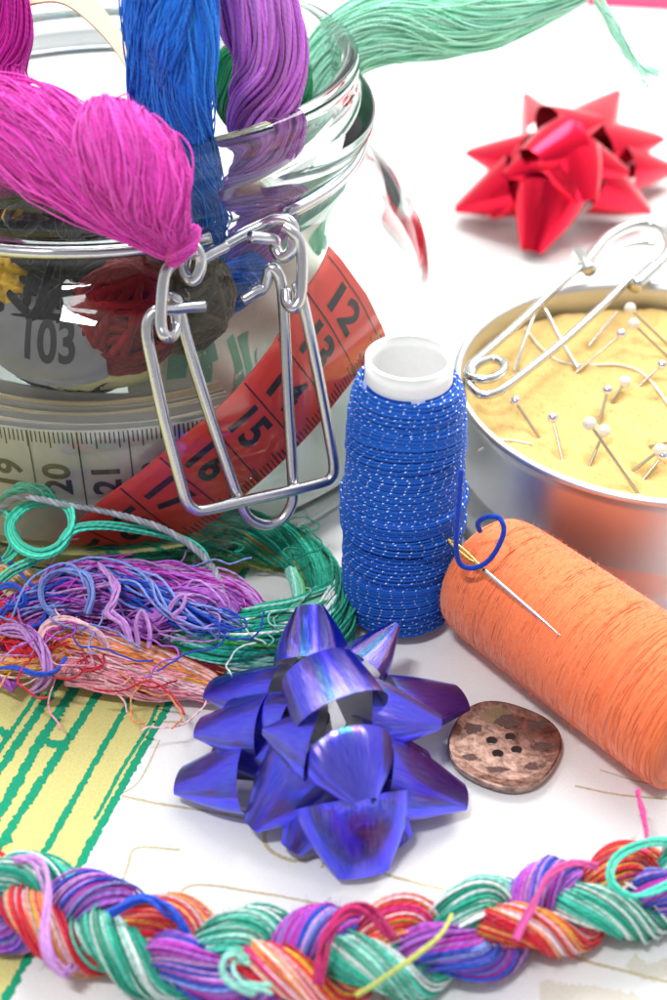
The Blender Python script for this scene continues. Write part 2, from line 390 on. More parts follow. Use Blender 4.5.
# ------------------------------------------------------------------ table cloth with its print
def line_strip(mb, p, q, w, z, m, rag=.10):
    p = np.asarray(p[:2], float); q = np.asarray(q[:2], float); d = q - p; L = np.linalg.norm(d); d /= L; nrm = np.array([-d[1], d[0]])
    k = max(3, int(L / .05)); k = min(k, 900); s = np.linspace(0, L, k)
    wob = smooth_noise(1, k, 5)[0] * .03 * min(1, w * 6)
    e1 = w / 2 + rng.normal(size=k) * rag * w; e2 = w / 2 + rng.normal(size=k) * rag * w
    A = p + d * s[:, None] + nrm * (wob + e1)[:, None]; B = p + d * s[:, None] + nrm * (wob - e2)[:, None]
    G = np.stack([A, B], 1); G = np.concatenate([G, np.full((k, 2, 1), z)], 2)
    mb.grid(G[:, ::-1], mat=m)
def poly_line(mb, pts, w, z, m, rag=.15):
    g = spline([P(u, v)[:2].tolist() + [0] for u, v in pts], max(12, 14 * len(pts)))
    T = np.gradient(g, axis=0); T /= np.linalg.norm(T, axis=1, keepdims=True); nr = np.stack([-T[:, 1], T[:, 0]], 1)
    k = len(g); w1 = w / 2 * (1 + rng.normal(size=k) * rag); w2 = w / 2 * (1 + rng.normal(size=k) * rag)
    A = np.concatenate([g[:, :2] + nr * w1[:, None], np.full((k, 1), z)], 1); B = np.concatenate([g[:, :2] - nr * w2[:, None], np.full((k, 1), z)], 1)
    mb.grid(np.stack([B, A], 1), mat=m)

mb = MB()
n = 60
xs = np.linspace(-260, 260, n); ys = np.linspace(-60, 460, n)
G = np.stack(np.meshgrid(xs, ys), -1); G = np.concatenate([G, np.zeros((n, n, 1))], 2)
mb.grid(G, mat=0)
e0, e1 = P(172.7, 699)[:2], P(83.6, 858)[:2]; ed = (e0 - e1) / np.linalg.norm(e0 - e1); en = np.array([-ed[1], ed[0]])   # left normal
if en[0] > 0: en = -en
# yellow printed band left of the edge line
a = e1 - ed * 14; b = e1 + ed * 9.5
mb.quads(np.array([[*a, .004], [*b, .004], [*(b + en * 34), .004], [*(a + en * 34), .004]]), [[0, 1, 2, 3]], mat=1)
def gl(p, q, w, z=.008, ext0=0, ext1=0):
    p = P(*p)[:2]; q = P(*q)[:2]; d = (p - q) / np.linalg.norm(p - q)
    line_strip(mb, p + d * ext0, q - d * ext1, w, z, 2)
gl((172.7, 699), (83.6, 858), .15, ext0=5.5, ext1=14)
gl((159, 705.6), (94.4, 820), .075)
gl((129.5, 700), (39, 858), .13, ext0=6, ext1=12)
gl((94, 697), (3, 842), .17, ext0=6, ext1=12)
gl((73, 691), (0, 810), .2, ext0=1, ext1=12)
gl((51, 691), (0, 769), .17, ext0=8, ext1=12)
gl((38, 692), (0, 747), .11, ext0=8, ext1=12)
gl((36, 739), (64, 746), .17, .012)
gl((-14, 732), (13, 733), .2, .012)
gl((-10, 845), (12, 838), .2, .012)
for pts, w_ in (([(122, 796), (160, 804), (205, 811), (262, 822)], .055), ([(264, 832), (266, 845), (277, 855), (297, 861), (322, 855), (330, 846)], .075),
                ([(330, 846), (326, 858), (322, 868)], .06), ([(384, 874), (420, 884), (468, 894)], .06), ([(120, 890), (128, 866), (137, 848), (180, 850)], .05),
                ([(172, 918), (190, 886), (260, 893), (340, 908)], .05), ([(150, 722), (184, 722)], .05), ([(120, 795), (140, 780), (160, 740)], .03),
                ([(470, 964), (540, 950), (600, 965), (680, 985)], .06), ([(575, 786), (620, 795), (680, 800)], .045), ([(380, 955), (384, 1000), (385, 1030)], .05),
                ([(600, 770), (640, 782), (690, 790)], .03)):
    poly_line(mb, pts, w_, .004, 3)
for pts, w_ in (([(440, 52), (560, 62), (690, 52)], .3), ([(392, 178), (400, 186), (410, 190)], .5), ([(398, 120), (412, 150), (430, 172)], .18),
                ([(630, 960), (650, 972), (690, 958)], .3), ([(540, 992), (600, 998), (650, 1012)], .4)):
    poly_line(mb, pts, w_, .002, 4)
cloth = tag(mb.build("tablecloth", [M_cloth, M_yellow, M_green, M_gold, M_faint], smooth=False), kind="structure")

# ------------------------------------------------------------------ jar
JC = np.array([-5.05, 28.1])
OUTER = [(0, .02), (5.6, .02), (6.4, .08), (6.9, .35), (7.2, .95), (7.33, 2.0), (7.36, 3.2), (7.3, 4.3), (7.05, 5.2), (6.6, 5.95), (6.05, 6.5), (5.72, 6.8), (5.62, 7.0), (5.6, 7.2), (5.62, 7.5),
         (5.86, 7.66), (5.98, 7.85), (5.95, 8.1), (5.72, 8.26), (5.6, 8.4), (5.58, 8.7), (5.62, 8.95), (5.6, 9.12), (5.48, 9.2)]
INNER = [(5.3, 9.16), (5.2, 9.0), (5.18, 8.4), (5.2, 7.6), (5.26, 7.0), (5.6, 6.55), (6.2, 5.95), (6.7, 5.1), (6.98, 4.2), (7.05, 3.2), (7.02, 2.0), (6.9, 1.2), (6.5, .7), (5.9, .52), (0, .55)]
jar = empty("glass_jar", (JC[0], JC[1], 0), "large clear glass clip top jar stuffed with skeins and tapes", "jar")
def lathe(profile, cx, cy, segs, per=4, z0=0):
    pr = np.asarray(profile, float); pr = np.concatenate([pr, np.zeros((len(pr), 1))], 1)
    s = spline(pr, per * len(profile)); a = np.arange(segs) * 2 * math.pi / segs
    return np.stack([cx + s[:, :1] * np.cos(a), cy + s[:, :1] * np.sin(a), z0 + s[:, 1:2] + 0 * a], -1)
mb = MB()
mb.grid(lathe(OUTER + INNER, JC[0], JC[1], 160, 5), closeu=True)
gb = mb.build("glass_body", M_glass, jar)
bm = bmesh.new(); bm.from_mesh(gb.data); bmesh.ops.remove_doubles(bm, verts=bm.verts, dist=1e-4); bmesh.ops.recalc_face_normals(bm, faces=bm.faces); bm.to_mesh(gb.data); bm.free()

IN = np.array(INNER[4:14])[::-1]                # z rising
def rin(z, gap=.14): return np.interp(z, IN[:, 1], IN[:, 0]) - gap
def hit_jar(u, v, gap=.14):
    d = ray(u, v)
    for t in np.linspace(18, 40, 6000):
        p = EYE + d * t
        if math.hypot(p[0] - JC[0], p[1] - JC[1]) < rin(p[2], gap): return p
    return EYE + d * 30
def wrap(x, z, gap=.14, R=6.9):                 # unrolled inner wall -> space
    r = rin(z, gap); a = x / R
    return np.stack([JC[0] + r * np.sin(a), JC[1] - r * np.cos(a), z], -1)
def unwrap(p, R=6.9):
    return np.array([R * math.atan2(p[0] - JC[0], -(p[1] - JC[1])), p[2]])

def text_tris(txt, size, bold=.03):
    cu = bpy.data.curves.new("digits", 'FONT'); cu.body = txt; cu.size = size; cu.align_x = 'CENTER'; cu.align_y = 'CENTER'; cu.offset = bold * size; cu.resolution_u = 4
    o = bpy.data.objects.new("digits", cu); C.objects.link(o); bpy.context.view_layer.update()
    me = bpy.data.meshes.new_from_object(o); me.calc_loop_triangles()
    V = np.array([v.co[:] for v in me.vertices]).reshape(-1, 3); T = np.array([t.vertices[:] for t in me.loop_triangles]).reshape(-1, 3)
    bpy.data.objects.remove(o); bpy.data.curves.remove(cu); bpy.data.meshes.remove(me)
    for _ in range(3):
        n = len(V); mids = np.concatenate([(V[T[:, 0]] + V[T[:, 1]]) / 2, (V[T[:, 1]] + V[T[:, 2]]) / 2, (V[T[:, 2]] + V[T[:, 0]]) / 2])
        k = len(T); i = np.arange(k); a_, b_, c_ = n + i, n + k + i, n + 2 * k + i
        T = np.concatenate([np.stack([T[:, 0], a_, c_], 1), np.stack([a_, T[:, 1], b_], 1), np.stack([c_, b_, T[:, 2]], 1), np.stack([a_, b_, c_], 1)]); V = np.concatenate([V, mids])
    return V, T

def tape(name, parent, surf, L, W, marks, base, ticks, xdir, ydir, thick=.03, tsize=.72, txoff=0.0, tick_side=-1, num0=0):
    """surf(s, w, h) -> points; h lifts off the printed face. marks: list of (s, text)"""
    mb = MB(); N = 90
    s = np.linspace(0, L, N); ww = np.linspace(-W / 2, W / 2, 9)
    SS, WW = np.meshgrid(s, ww, indexing='ij')
    mb.grid(surf(SS, WW, 0 * SS), mat=0); mb.grid(surf(SS, WW, 0 * SS - thick)[:, ::-1], mat=0)
    for e in (-1, 1):
        G = np.stack([surf(s, 0 * s + e * W / 2, 0 * s), surf(s, 0 * s + e * W / 2, 0 * s - thick)], 1); mb.grid(G, mat=0)
    def patch(s0, s1, w0, w1):
        a = np.linspace(s0, s1, 3); b = np.linspace(w0, w1, 8); A, B = np.meshgrid(a, b, indexing='ij')
        mb.grid(surf(A, B, 0 * A + .012), mat=1)
    for sm, txt in marks:
        if not .35 < sm < L - .35: continue
        V, T = text_tris(txt, tsize)
        if len(T):
            V[:, 0] *= .92
            pts = surf(sm + V[:, 0] * xdir[0] + V[:, 1] * ydir[0], txoff + V[:, 0] * xdir[1] + V[:, 1] * ydir[1], 0 * V[:, 0] + .012)
            mb.tris(pts, T, mat=1)
    for s0 in ticks[0]:
        if not .05 < s0 < L - .05: continue
        patch(s0 - .017, s0 + .017, -W / 2 * .98, W / 2 * .98)
    for k in np.arange(ticks[1], ticks[2], .1):
        ln = .3 if (round(k * 10) % 5) else .42
        patch(k - .016, k + .016, tick_side * W / 2 * .97, tick_side * (W / 2 - ln))
    o = mb.build(name, [base, M_ink], parent)
    bm = bmesh.new(); bm.from_mesh(o.data); bmesh.ops.remove_doubles(bm, verts=bm.verts, dist=1e-5); bm.to_mesh(o.data); bm.free(); return o

# red measuring tape that runs up along the inside of the jar's wall
uc = spline([unwrap(hit_jar(u, v)).tolist() + [0] for u, v in ((40, 594), (90, 559), (130, 533), (168, 504), (215, 465), (264, 423), (305, 377), (333, 338), (362, 296))], 300)[:, :2]
Lu = np.concatenate([[0], np.cumsum(np.linalg.norm(np.diff(uc, axis=0), axis=1))]); L = Lu[-1]
ud = np.gradient(uc, axis=0); ud /= np.linalg.norm(ud, axis=1, keepdims=True); un_ = np.stack([-ud[:, 1], ud[:, 0]], 1)
for _k in range(2): un_ = un_ / np.linalg.norm(un_, axis=1, keepdims=True)
def s_red(s, w_, h):
    s = np.asarray(s, float); ip = lambda A: np.interp(s, Lu, A)
    x = ip(uc[:, 0]) + ip(un_[:, 0]) * w_; z = np.clip(ip(uc[:, 1]) + ip(un_[:, 1]) * w_, .66, 20)
    return wrap(x, z, .16 - h)
def s_of(u, v):
    q = unwrap(hit_jar(u, v)); return Lu[np.argmin(np.hypot(*(uc - q).T))]
s17, s15, s12 = s_of(168, 494), s_of(250, 428), s_of(344, 318); sp_ = (s12 - s17) / 5; n19 = s17 - 2 * sp_
marks = [(n19 + k * sp_, str(19 - k)) for k in range(8)]
rt = tape("measuring_tape", None, s_red, L, 2.15, marks, M_redtape, ([n19 + (k + .5) * sp_ for k in range(-1, 8)], .1, L - .1), (0, -1), (1, 0), tsize=1.0, txoff=.28)
tag(rt, "red measuring tape slanting up inside the jar, numbered 12 to 19", "measuring tape", "measuring tapes in the jar")

# grey tape rolled flat on the bottom of the jar, its outer turn numbered
ga = unwrap(hit_jar(-60, 470)); gbp = unwrap(hit_jar(175, 468))
zc_ = hit_jar(80, 483)[2]
def s_grey(s, w_, h):
    R = 6.35; a = (s + ga[0]) / 6.9
    r = R + h - .0 * s
    return np.stack([JC[0] + r * np.sin(a), JC[1] - r * np.cos(a), zc_ + w_], -1)
Lg = .5 * 6.9 - ga[0]
x20 = unwrap(hit_jar(52, 485))[0] - ga[0]; x21 = unwrap(hit_jar(105, 480))[0] - ga[0]; dx = x21 - x20
marks = [(x20 + k * dx, str(20 + k)) for k in range(-2, 6)]
gt = tape("measuring_tape", None, s_grey, Lg, 1.9, marks, M_greytape, ([x20 + (k + .5) * dx for k in range(-3, 8)], .1, Lg - .1), (0, 1), (-1, 0), tsize=.85, txoff=-.25, tick_side=1)
tag(gt, "grey measuring tape curled around the jar's lower wall, showing 20 and 21", "measuring tape", "measuring tapes in the jar")
mb = MB()
for k in range(7):                              # inner turns of the roll
    r = 6.22 - k * .13; a = np.linspace(-2.2, .5, 90); wob = smooth_noise(1, 90, 3)[0] * .05
    z1 = zc_ + .95 + k * .03 + smooth_noise(1, 90, 3)[0] * .03
    G = np.stack([np.stack([JC[0] + (r + wob) * np.sin(a), JC[1] - (r + wob) * np.cos(a), 0 * a + .62], -1), np.stack([JC[0] + (r + wob) * np.sin(a), JC[1] - (r + wob) * np.cos(a), z1], -1)], 1)
    G2 = G.copy(); G2[:, :, 0] += .05 * -np.sin(a)[:, None]; G2[:, :, 1] += .05 * np.cos(a)[:, None]
    mb.grid(G, mat=k % 2); mb.grid(G2[:, ::-1], mat=k % 2); mb.grid(np.stack([G[:, 1], G2[:, 1]], 1), mat=k % 2)
mb.build("rolled_turn", [M_greytape, M_creamtape], gt)

# short tape end with 103 standing against the glass
p103 = hit_jar(50, 352); a0 = unwrap(p103)[0]; z0 = p103[2]
def s_103(s, w_, h):
    z = z0 - .05 + w_ + .10 * (s - 1.25) ** 2 - .06 * (s - 1.25); return wrap(a0 + s - 1.35, z, .36 + .10 * (s - 1.3) ** 2 + .35 * np.asarray(w_) ** 2 - h)
t3 = tape("measuring_tape", None, s_103, 2.5, 1.5, [(1.25, "103")], M_darktape, ([], 0, .05), (1, 0), (0, 1), tsize=.95, txoff=.06, tick_side=-1)
tag(t3, "dark grey tape end marked 103 behind the jar's shoulder", "measuring tape", "measuring tapes in the jar")

# cream tape arching out of the jar mouth
cpts = spline([Q(-40, 22, 26), Q(20, 8, 26), Q(60, 4, 26), Q(92, 26, 26), Q(118, 56, 25.8), Q(136, 90, 25.6), Q(148, 140, 25.4)], 60)
mb = MB(); dirw = np.array([.15, .75, .35]); wd = interp([.9, .9, .8, .6, .45, .4], 60)[:, None] * dirw
G = np.stack([cpts - wd * 0, cpts + wd], 1); G2 = G + np.array([0, 0, .04])
mb.grid(G[:, ::-1]); mb.grid(G2); mb.grid(np.stack([G[:, 0], G2[:, 0]], 1)); mb.grid(np.stack([G2[:, 1], G[:, 1]], 1))
tag(mb.build("measuring_tape", M_creamtape), "plain cream tape arching out of the jar's mouth behind the pink skein", "measuring tape", "measuring tapes in the jar")

# other fillings of the jar
def yarn_ball(name, c, r, col, label, n=46, sr=.09, mat_=M_floss):
    mb = MB(); c = np.asarray(c, float)
    a = np.arange(48) * 2 * math.pi / 48; paths = []
    for k in range(n):
        q = rng.normal(size=3); q /= np.linalg.norm(q); x = np.cross(q, [0.3, .2, 1]); x /= np.linalg.norm(x); y = np.cross(q, x)
        rr = r * rng.uniform(.93, 1.0); o = q * rng.uniform(-.5, .5) * r; ri = math.sqrt(max(.05, rr * rr - (o @ o)))
        paths.append(c + o + ri * (np.cos(a)[:, None] * x + np.sin(a)[:, None] * y))
    cols = np.clip(np.asarray(col) * (1 + rng.normal(size=(n, 1)) * .2), 0, 1)
    mb.tubes(np.array(paths), sr, 6, cols, closed=True)
    s = np.linspace(.05, math.pi - .05, 14); G = np.stack([c[0] + r * .9 * np.sin(s)[:, None] * np.cos(a), c[1] + r * .9 * np.sin(s)[:, None] * np.sin(a), c[2] + r * .9 * np.cos(s)[:, None] + 0 * a], -1)
    mb.grid(G, col=np.asarray(col), closeu=True)
    return tag(mb.build(name, mat_), label, "yarn ball", "yarn balls in the jar")
def inside(u, v, depth, dz=0):
    p = hit_jar(u, v); d = np.array([JC[0] - p[0], JC[1] - p[1], 0]); d /= np.linalg.norm(d) + 1e-6
    return p + d * depth + np.array([0, 0, dz])
yarn_ball("yarn_ball", inside(44, 356, 2.75), 2.2, (.014, .012, .012), "black yarn ball behind the tape end marked 103")
yarn_ball("yarn_ball", inside(124, 346, 1.45), 1.3, (.24, .014, .012), "dark red yarn ball inside the jar left of the clasp")
yarn_ball("yarn_ball", inside(-12, 296, .9), .75, (.75, .42, .02), "golden yellow yarn ball at the jar's left shoulder")
yarn_ball("yarn_ball", inside(205, 335, 1.6), 1.1, (.12, .09, .05), "brown yarn ball behind the wire clasp")

def scrap(name, c, R, a0, a1, z0, z1, mats, label, green=True, cat="fabric scrap"):
    mb = MB(); A = np.linspace(a0, a1, 60); Z = np.linspace(z0, z1, 40); AA, ZZ = np.meshgrid(A, Z, indexing='ij')
    wob = .28 * np.sin(AA * 7 + ZZ * 1.3) + .22 * np.sin(AA * 3 - ZZ * 2.1 + 1) + .12 * np.sin(AA * 15 + ZZ * 3)
    def f(AA, ZZ, h=0):
        wob = .28 * np.sin(AA * 7 + ZZ * 1.3) + .22 * np.sin(AA * 3 - ZZ * 2.1 + 1) + .12 * np.sin(AA * 15 + ZZ * 3)
        r = np.minimum(R + wob + h, rin(ZZ, .3)); return np.stack([c[0] + r * np.sin(AA), c[1] - r * np.cos(AA), ZZ], -1)
    mb.grid(f(AA, ZZ), mat=0); mb.grid(f(AA, ZZ, -.06)[:, ::-1], mat=0)
    if green:
        for k in range(16):
            ac = rng.uniform(a0 + .1, a1 - .1); zc = rng.uniform(z0 + .5, z1 - .5); da = rng.uniform(.02, .05); dz = rng.uniform(.3, 1.0)
            a_ = np.linspace(ac - da, ac + da, 4); z_ = np.linspace(max(z0, zc - dz), min(z1, zc + dz), 10); A2, Z2 = np.meshgrid(a_, z_, indexing='ij')
            mb.grid(f(A2 + .06 * (Z2 - zc), Z2, .015), mat=1)
    return tag(mb.build(name, mats), label, cat)
M_cream = cloth_mat("cream_scrap_cloth", (.88, .88, .76), .04); M_palegreen = cloth_mat("pale_green_scrap_print", (.25, .55, .38), .1)
scrap("fabric_scrap", JC, 4.6, .15, 1.9, .8, 5.4, [M_cream, M_palegreen], "cream fabric scrap with green strokes crumpled in the jar's right half")
pY = inside(80, 398, 1.25)
mb = MB(); a_ = np.linspace(0, 2 * math.pi, 40, endpoint=False); s_ = np.linspace(.02, math.pi - .02, 16)
sx_ = np.array([1.25, .5, .40])
ir_ = 1 + .12 * np.sin(2 * a_ + 1) + .08 * np.sin(5 * a_)
G = np.stack([pY[0] + sx_[0] * np.sin(s_)[:, None] * np.cos(a_) * ir_, pY[1] + .35 + sx_[1] * np.sin(s_)[:, None] * np.sin(a_), pY[2] - .30 + sx_[2] * np.cos(s_)[:, None] * (1 + .3 * np.cos(3 * a_) + .15 * np.sin(7 * a_))], -1)
mb.grid(G, closeu=True)
for k in range(4):
    x = pY[0] - .1 + k * .14; zz = np.linspace(-.1, .22, 8); yy = pY[1] + .35 - .45 * np.sqrt(np.clip(1 - ((x - pY[0]) / 1.15) ** 2 - (zz / .26) ** 2, 0, 1)) - .02
    mb.tubes(np.stack([x + zz * .5, yy, pY[2] - .26 + zz], 1), .022, 5, mat=1)
tag(mb.build("fabric_scrap", [cloth_mat("pale_lemon_cloth", (.80, .74, .36), .08), M_green]), "small pale yellow fabric scrap peeping out below the 103 tape", "fabric scrap")

# jar clasp
NZ = 7.36
mb = MB()
a = np.linspace(0, 2 * math.pi, 120); g0 = 5.0
aL = math.atan2(Q(214, 252, 23.2)[1] - JC[1], Q(214, 252, 23.2)[0] - JC[0])
ring = [np.array([JC[0] + 5.72 * math.cos(t), JC[1] + 5.72 * math.sin(t), NZ + .02 * math.sin(3 * t)]) for t in np.linspace(aL - .02, aL - 2 * math.pi + .30, 110)]
mb.tubes(np.array(ring), .13, 10)
mb.build("neck_wire", M_steel, jar)
def cy(u, v, lift=0):                            # plane in which the clasp hangs
    t = (v - 260) / 250.0
    return Q(u, v, 22.65 - 1.85 * t + (u - 240) * .0075 - lift)
def wire(name, pts, r=.092, closed=False, N=160, mat_=None, parent=jar, sides=12):
    p = np.array(pts); mb = MB(); mb.tubes(spline(p, N, closed), r, sides, closed=closed); return mb.build(name, mat_ or M_steel, parent)
R_ = lambda pts, lift=0: [cy(u, v, lift + (p[0] if p else 0)) for u, v, *p in pts]
wire("outer_bail", R_([(204, 306, -.25), (190, 307, -.2), (172, 309, -.1), (158, 310), (149, 318), (147, 334), (152, 362), (165, 422), (180, 480), (186, 500), (193, 508), (204, 510), (240, 502), (290, 491), (322, 483), (331, 478), (334, 468), (331, 445), (320, 385), (309, 330), (301, 296), (297, 284, -.15)], .17), .118, N=220)
wire("inner_lever", R_([(166, 300, -.2), (172, 297), (178, 304), (186, 337), (205, 400), (228, 470), (241, 505), (250, 519), (266, 525), (281, 520), (290, 508), (293, 494), (291, 450), (288, 398), (285, 330), (282, 288), (277, 272), (270, 268, -.05), (268, 277, -.1), (264, 288, -.15), (254, 293, -.15), (242, 300, -.2)], -.03), .115, N=220)
wire("hook_link", R_([(197, 250, .1), (188, 254), (176, 261), (167, 270), (163, 284), (161, 310), (161, 326), (165, 336, .05), (172, 336, -.1), (176, 326, -.3), (175, 312, -.35)], .34), .115, N=120)
wire("hook_link", R_([(284, 226, -.1), (292, 232), (299, 242), (302, 256), (302, 280), (300, 298), (294, 308), (287, 303, -.15), (286, 290, -.25)], .32), .115, N=120)
wire("wire_eyelet", R_([(186, 256, -.4), (184, 270, -.25), (190, 280), (197, 277, .1), (201, 262, .15), (196, 248, .15), (190, 244, 0), (200, 258, -.2), (212, 253, -.25), (226, 246, -.3)], .12), .118, N=120)
wire("wire_eyelet", R_([(212, 252, -.35), (240, 236, -.3), (262, 225, -.2), (277, 219), (290, 222, .15), (294, 238, .2), (290, 253, .15), (281, 257, 0), (275, 247, -.1), (274, 240, 0), (262, 238, .1), (250, 237, .15)], .08), .118, N=140)

# ------------------------------------------------------------------ skeins in the jar
def skein(name, parts, label, group="floss skeins in the jar", cat="skein", tails=()):
    o = None
    mb = MB()
    for kw in parts: bundle(mb, **kw)
    return tag(mb.build(name, M_skein), label, cat, group)
MAG = (.76, .05, .48); MAG2 = (.84, .10, .58)
skein("floss_skein", [
    dict(path=[Q(-110, 120, 22.6), Q(-50, 122, 22.5), Q(5, 126, 22.2), Q(48, 145, 21.8), Q(88, 178, 21.5), Q(125, 212, 21.3), Q(160, 240, 21.25), Q(184, 250, 21.3)], rad=[.72, .74, .76, .84, .86, .66, .36, .2], cr=.93, n=598, sr=0.0168, twist=.35, palette=[MAG, MAG2], N=90, wander=.2, nfuzz=9000, fuzzlen=.10, surf=.85, jit=.008),
    dict(path=[Q(96, 112, 21.7), Q(118, 140, 21.05), Q(140, 172, 20.85), Q(160, 208, 20.85), Q(178, 236, 21.0), Q(190, 246, 21.1)], rad=[.30, .62, .76, .66, .34, .14], cr=.93, n=427, sr=0.0162, twist=.55, palette=[MAG, MAG2], N=70, wander=.2, nfuzz=6000, fuzzlen=.10, surf=.8, jit=.008),
    dict(path=[Q(172, 262, 21.1), Q(180, 248, 20.95), Q(192, 234, 21.0), Q(196, 228, 21.1)], rad=[.12, .2, .24, .1], cr=.93, n=171, sr=0.0142, twist=.5, palette=[MAG, MAG2], N=30, nfuzz=60),
], "magenta floss skein hanging over the jar's front rim")
skein("floss_skein", [
    dict(path=[Q(-12, -20, 25.5), Q(2, 30, 25.3), Q(-2, 70, 25.0), Q(8, 105, 24.6), Q(0, 150, 24.4), Q(-10, 240, 24.6)], rad=[.6, .55, .45, .42, .5, .5], cr=.93, n=256, sr=0.0226, twist=.5, palette=[(.55, .012, .32)], N=60, surf=.8),
], "dark magenta skein end under the cream tape at the photo's left edge")
BLU = (.008, .15, .66); BLU2 = (.02, .24, .80)
skein("floss_skein", [
    dict(path=[Q(154, -70, 24.0), Q(152, -20, 23.9), Q(154, 30, 23.8), Q(162, 78, 23.7), Q(163, 130, 23.8), Q(165, 200, 24.2), Q(155, 300, 24.8)], rad=[.45, .50, .56, .52, .62, .64, .5], cr=.93, n=420, sr=.0165, twist=.5, palette=[BLU, BLU2], N=90, wander=.22, nfuzz=5000, fuzzlen=.09, surf=.9, jit=.012),
    dict(path=[Q(188, -70, 24.1), Q(189, -10, 23.8), Q(188, 40, 23.6), Q(181, 90, 23.5), Q(184, 140, 23.7), Q(192, 220, 24.2), Q(200, 300, 24.8)], rad=[.44, .5, .58, .52, .60, .56, .45], cr=.93, n=400, sr=.0165, twist=-.6, palette=[BLU, BLU2], N=90, wander=.22, nfuzz=5000, fuzzlen=.09, surf=.9, jit=.012),
    dict(path=[Q(170, -60, 23.5), Q(172, 0, 23.3), Q(168, 45, 23.15), Q(172, 85, 23.2), Q(180, 125, 23.3)], rad=[.26, .34, .36, .26, .1], cr=.93, n=170, sr=.0165, twist=.5, palette=[BLU, BLU2], N=70, wander=.22, nfuzz=1500, fuzzlen=.09, surf=.9, jit=.012),
    dict(path=[Q(128, -60, 23.7), Q(130, 0, 23.7), Q(134, 50, 23.6), Q(137, 110, 23.6), Q(140, 160, 23.8)], rad=[.12, .16, .16, .12, .1], n=14, sr=.027, twist=.2, palette=[BLU2], N=50, wander=.3),
    dict(path=[Q(150, 290, 24.8), Q(185, 315, 24.9), Q(225, 290, 25.0), Q(262, 262, 25.2)], rad=[.5, .6, .6, .4], cr=.93, n=228, sr=0.0194, twist=.6, palette=[BLU], N=40),
], "bright blue floss skein standing upright in the jar's mouth")
PUR = (.46, .12, .54); PUR2 = (.56, .19, .64)
skein("floss_skein", [
    dict(path=[Q(206, -70, 25.6), Q(236, -25, 25.4), Q(258, 15, 25.15), Q(271, 58, 25.1), Q(264, 105, 25.2), Q(262, 150, 25.4), Q(256, 210, 25.8), Q(240, 280, 26.0)], rad=[.70, .74, .72, .66, .64, .62, .6, .5], cr=.84, n=170, sr=.043, twist=1.0, palette=[PUR, PUR2], N=90, wander=.14, nfuzz=6000, fuzzlen=.09, surf=.85, cvar=.16, jit=.012),
], "dusky purple floss skein standing beside the blue skein")
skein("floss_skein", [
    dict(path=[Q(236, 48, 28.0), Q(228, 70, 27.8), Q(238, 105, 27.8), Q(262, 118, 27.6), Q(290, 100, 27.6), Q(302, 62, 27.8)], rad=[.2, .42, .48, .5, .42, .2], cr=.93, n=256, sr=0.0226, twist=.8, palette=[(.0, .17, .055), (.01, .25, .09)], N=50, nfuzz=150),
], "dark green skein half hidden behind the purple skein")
MIN_ = (.36, .84, .60); MIN2 = (.48, .9, .70)
skein("floss_skein", [
    dict(path=[Q(296, 250, 29.0), Q(300, 170, 29.2), Q(308, 110, 29.6), Q(328, 65, 30.0), Q(362, 35, 30.4), Q(410, 22, 30.8), Q(470, 20, 31.0), Q(530, 6, 31.2), Q(568, -8, 31.2), Q(600, -26, 31.2)], rad=[.6, .55, .5, .5, .62, .78, .72, .62, .42, .3], cr=.93, n=427, sr=0.0226, twist=.5, palette=[MIN_, MIN2], N=110, wander=.28, nfuzz=6000, fuzzlen=.09, surf=.85, jit=.010),
    dict(path=[Q(590, -14, 31.0), Q(606, 14, 30.9), Q(622, 42, 30.8), Q(640, 66, 30.7), Q(656, 78, 30.6)], rad=[.1, .12, .16, .2, .26], n=10, sr=.026, twist=.3, palette=[MIN2], N=50, wander=.4, core=False, nfuzz=60),
    dict(path=[Q(296, 250, 29.0), Q(285, 320, 28.6), Q(300, 380, 28.0)], rad=[.6, .9, .6], cr=.93, n=199, sr=0.0258, twist=.5, palette=[(.1, .45, .25), MIN_], N=40),
], "mint green skein reaching right from the jar's rim, its tail dangling")

# ------------------------------------------------------------------ blue elastic spool
SX, SY = 1.38, 20.5
spool = empty("thread_spool", (SX, SY, 0), "upright cardboard spool of blue elastic thread with silver flecks", "spool", "spools of thread")
mb = MB()
mb.grid(lathe([(.70, .012), (.80, .012), (.81, .05), (.81, 3), (.81, 6.1), (.80, 6.16), (.76, 6.18), (.73, 6.15), (.72, 6.05), (.71, 3), (.70, .03)], SX, SY, 72, 5), closeu=True)
mb.build("core_tube", M_card, spool)
pz = [.15, .3, .6, 1.5, 2.4, 2.8, 3.2, 3.7, 4.6, 5.2, 5.5, 5.7, 5.86]; prr = [.95, 1.06, 1.10, 1.10, 1.08, 1.09, 1.14, 1.10, 1.04, 1.00, .96, .90, .845]
mb = MB()
zz = np.linspace(.16, 5.86, 60); a = np.arange(64) * 2 * math.pi / 64; rr = np.interp(zz, pz, prr) - .04
mb.grid(np.stack([SX + rr[:, None] * np.cos(a), SY + rr[:, None] * np.sin(a), zz[:, None] + 0 * a], -1), col=(.006, .07, .40), closeu=True)
def winding(z0, z1, turns, tilt, lift, seed, r=.030):
    n = int(turns * 56); t = np.linspace(0, 1, n); ph = t * turns * 2 * math.pi + seed
    tl = np.interp(t, np.linspace(0, 1, len(tilt)), tilt); tph = seed * .3 + t * .6
    z = z0 + (z1 - z0) * t + tl * np.cos(ph + tph) + .012 * np.sin(ph * .37 + seed)
    z = np.clip(z, .17, 5.84)
    rad = np.interp(z, pz, prr) + lift + .006 * np.sin(ph * .171 + seed * 3)
    mb.tubes(np.stack([SX + rad * np.cos(ph), SY + rad * np.sin(ph), z], 1), r, 7, (.006, .10, .50))
winding(.2, 5.8, 102, [.04, .16, .05, .2, .1, .2, .02], -.005, .4)
winding(5.8, .25, 100, [.0, .16, .05, .2, .14, .24, .06], .04, 2.1)
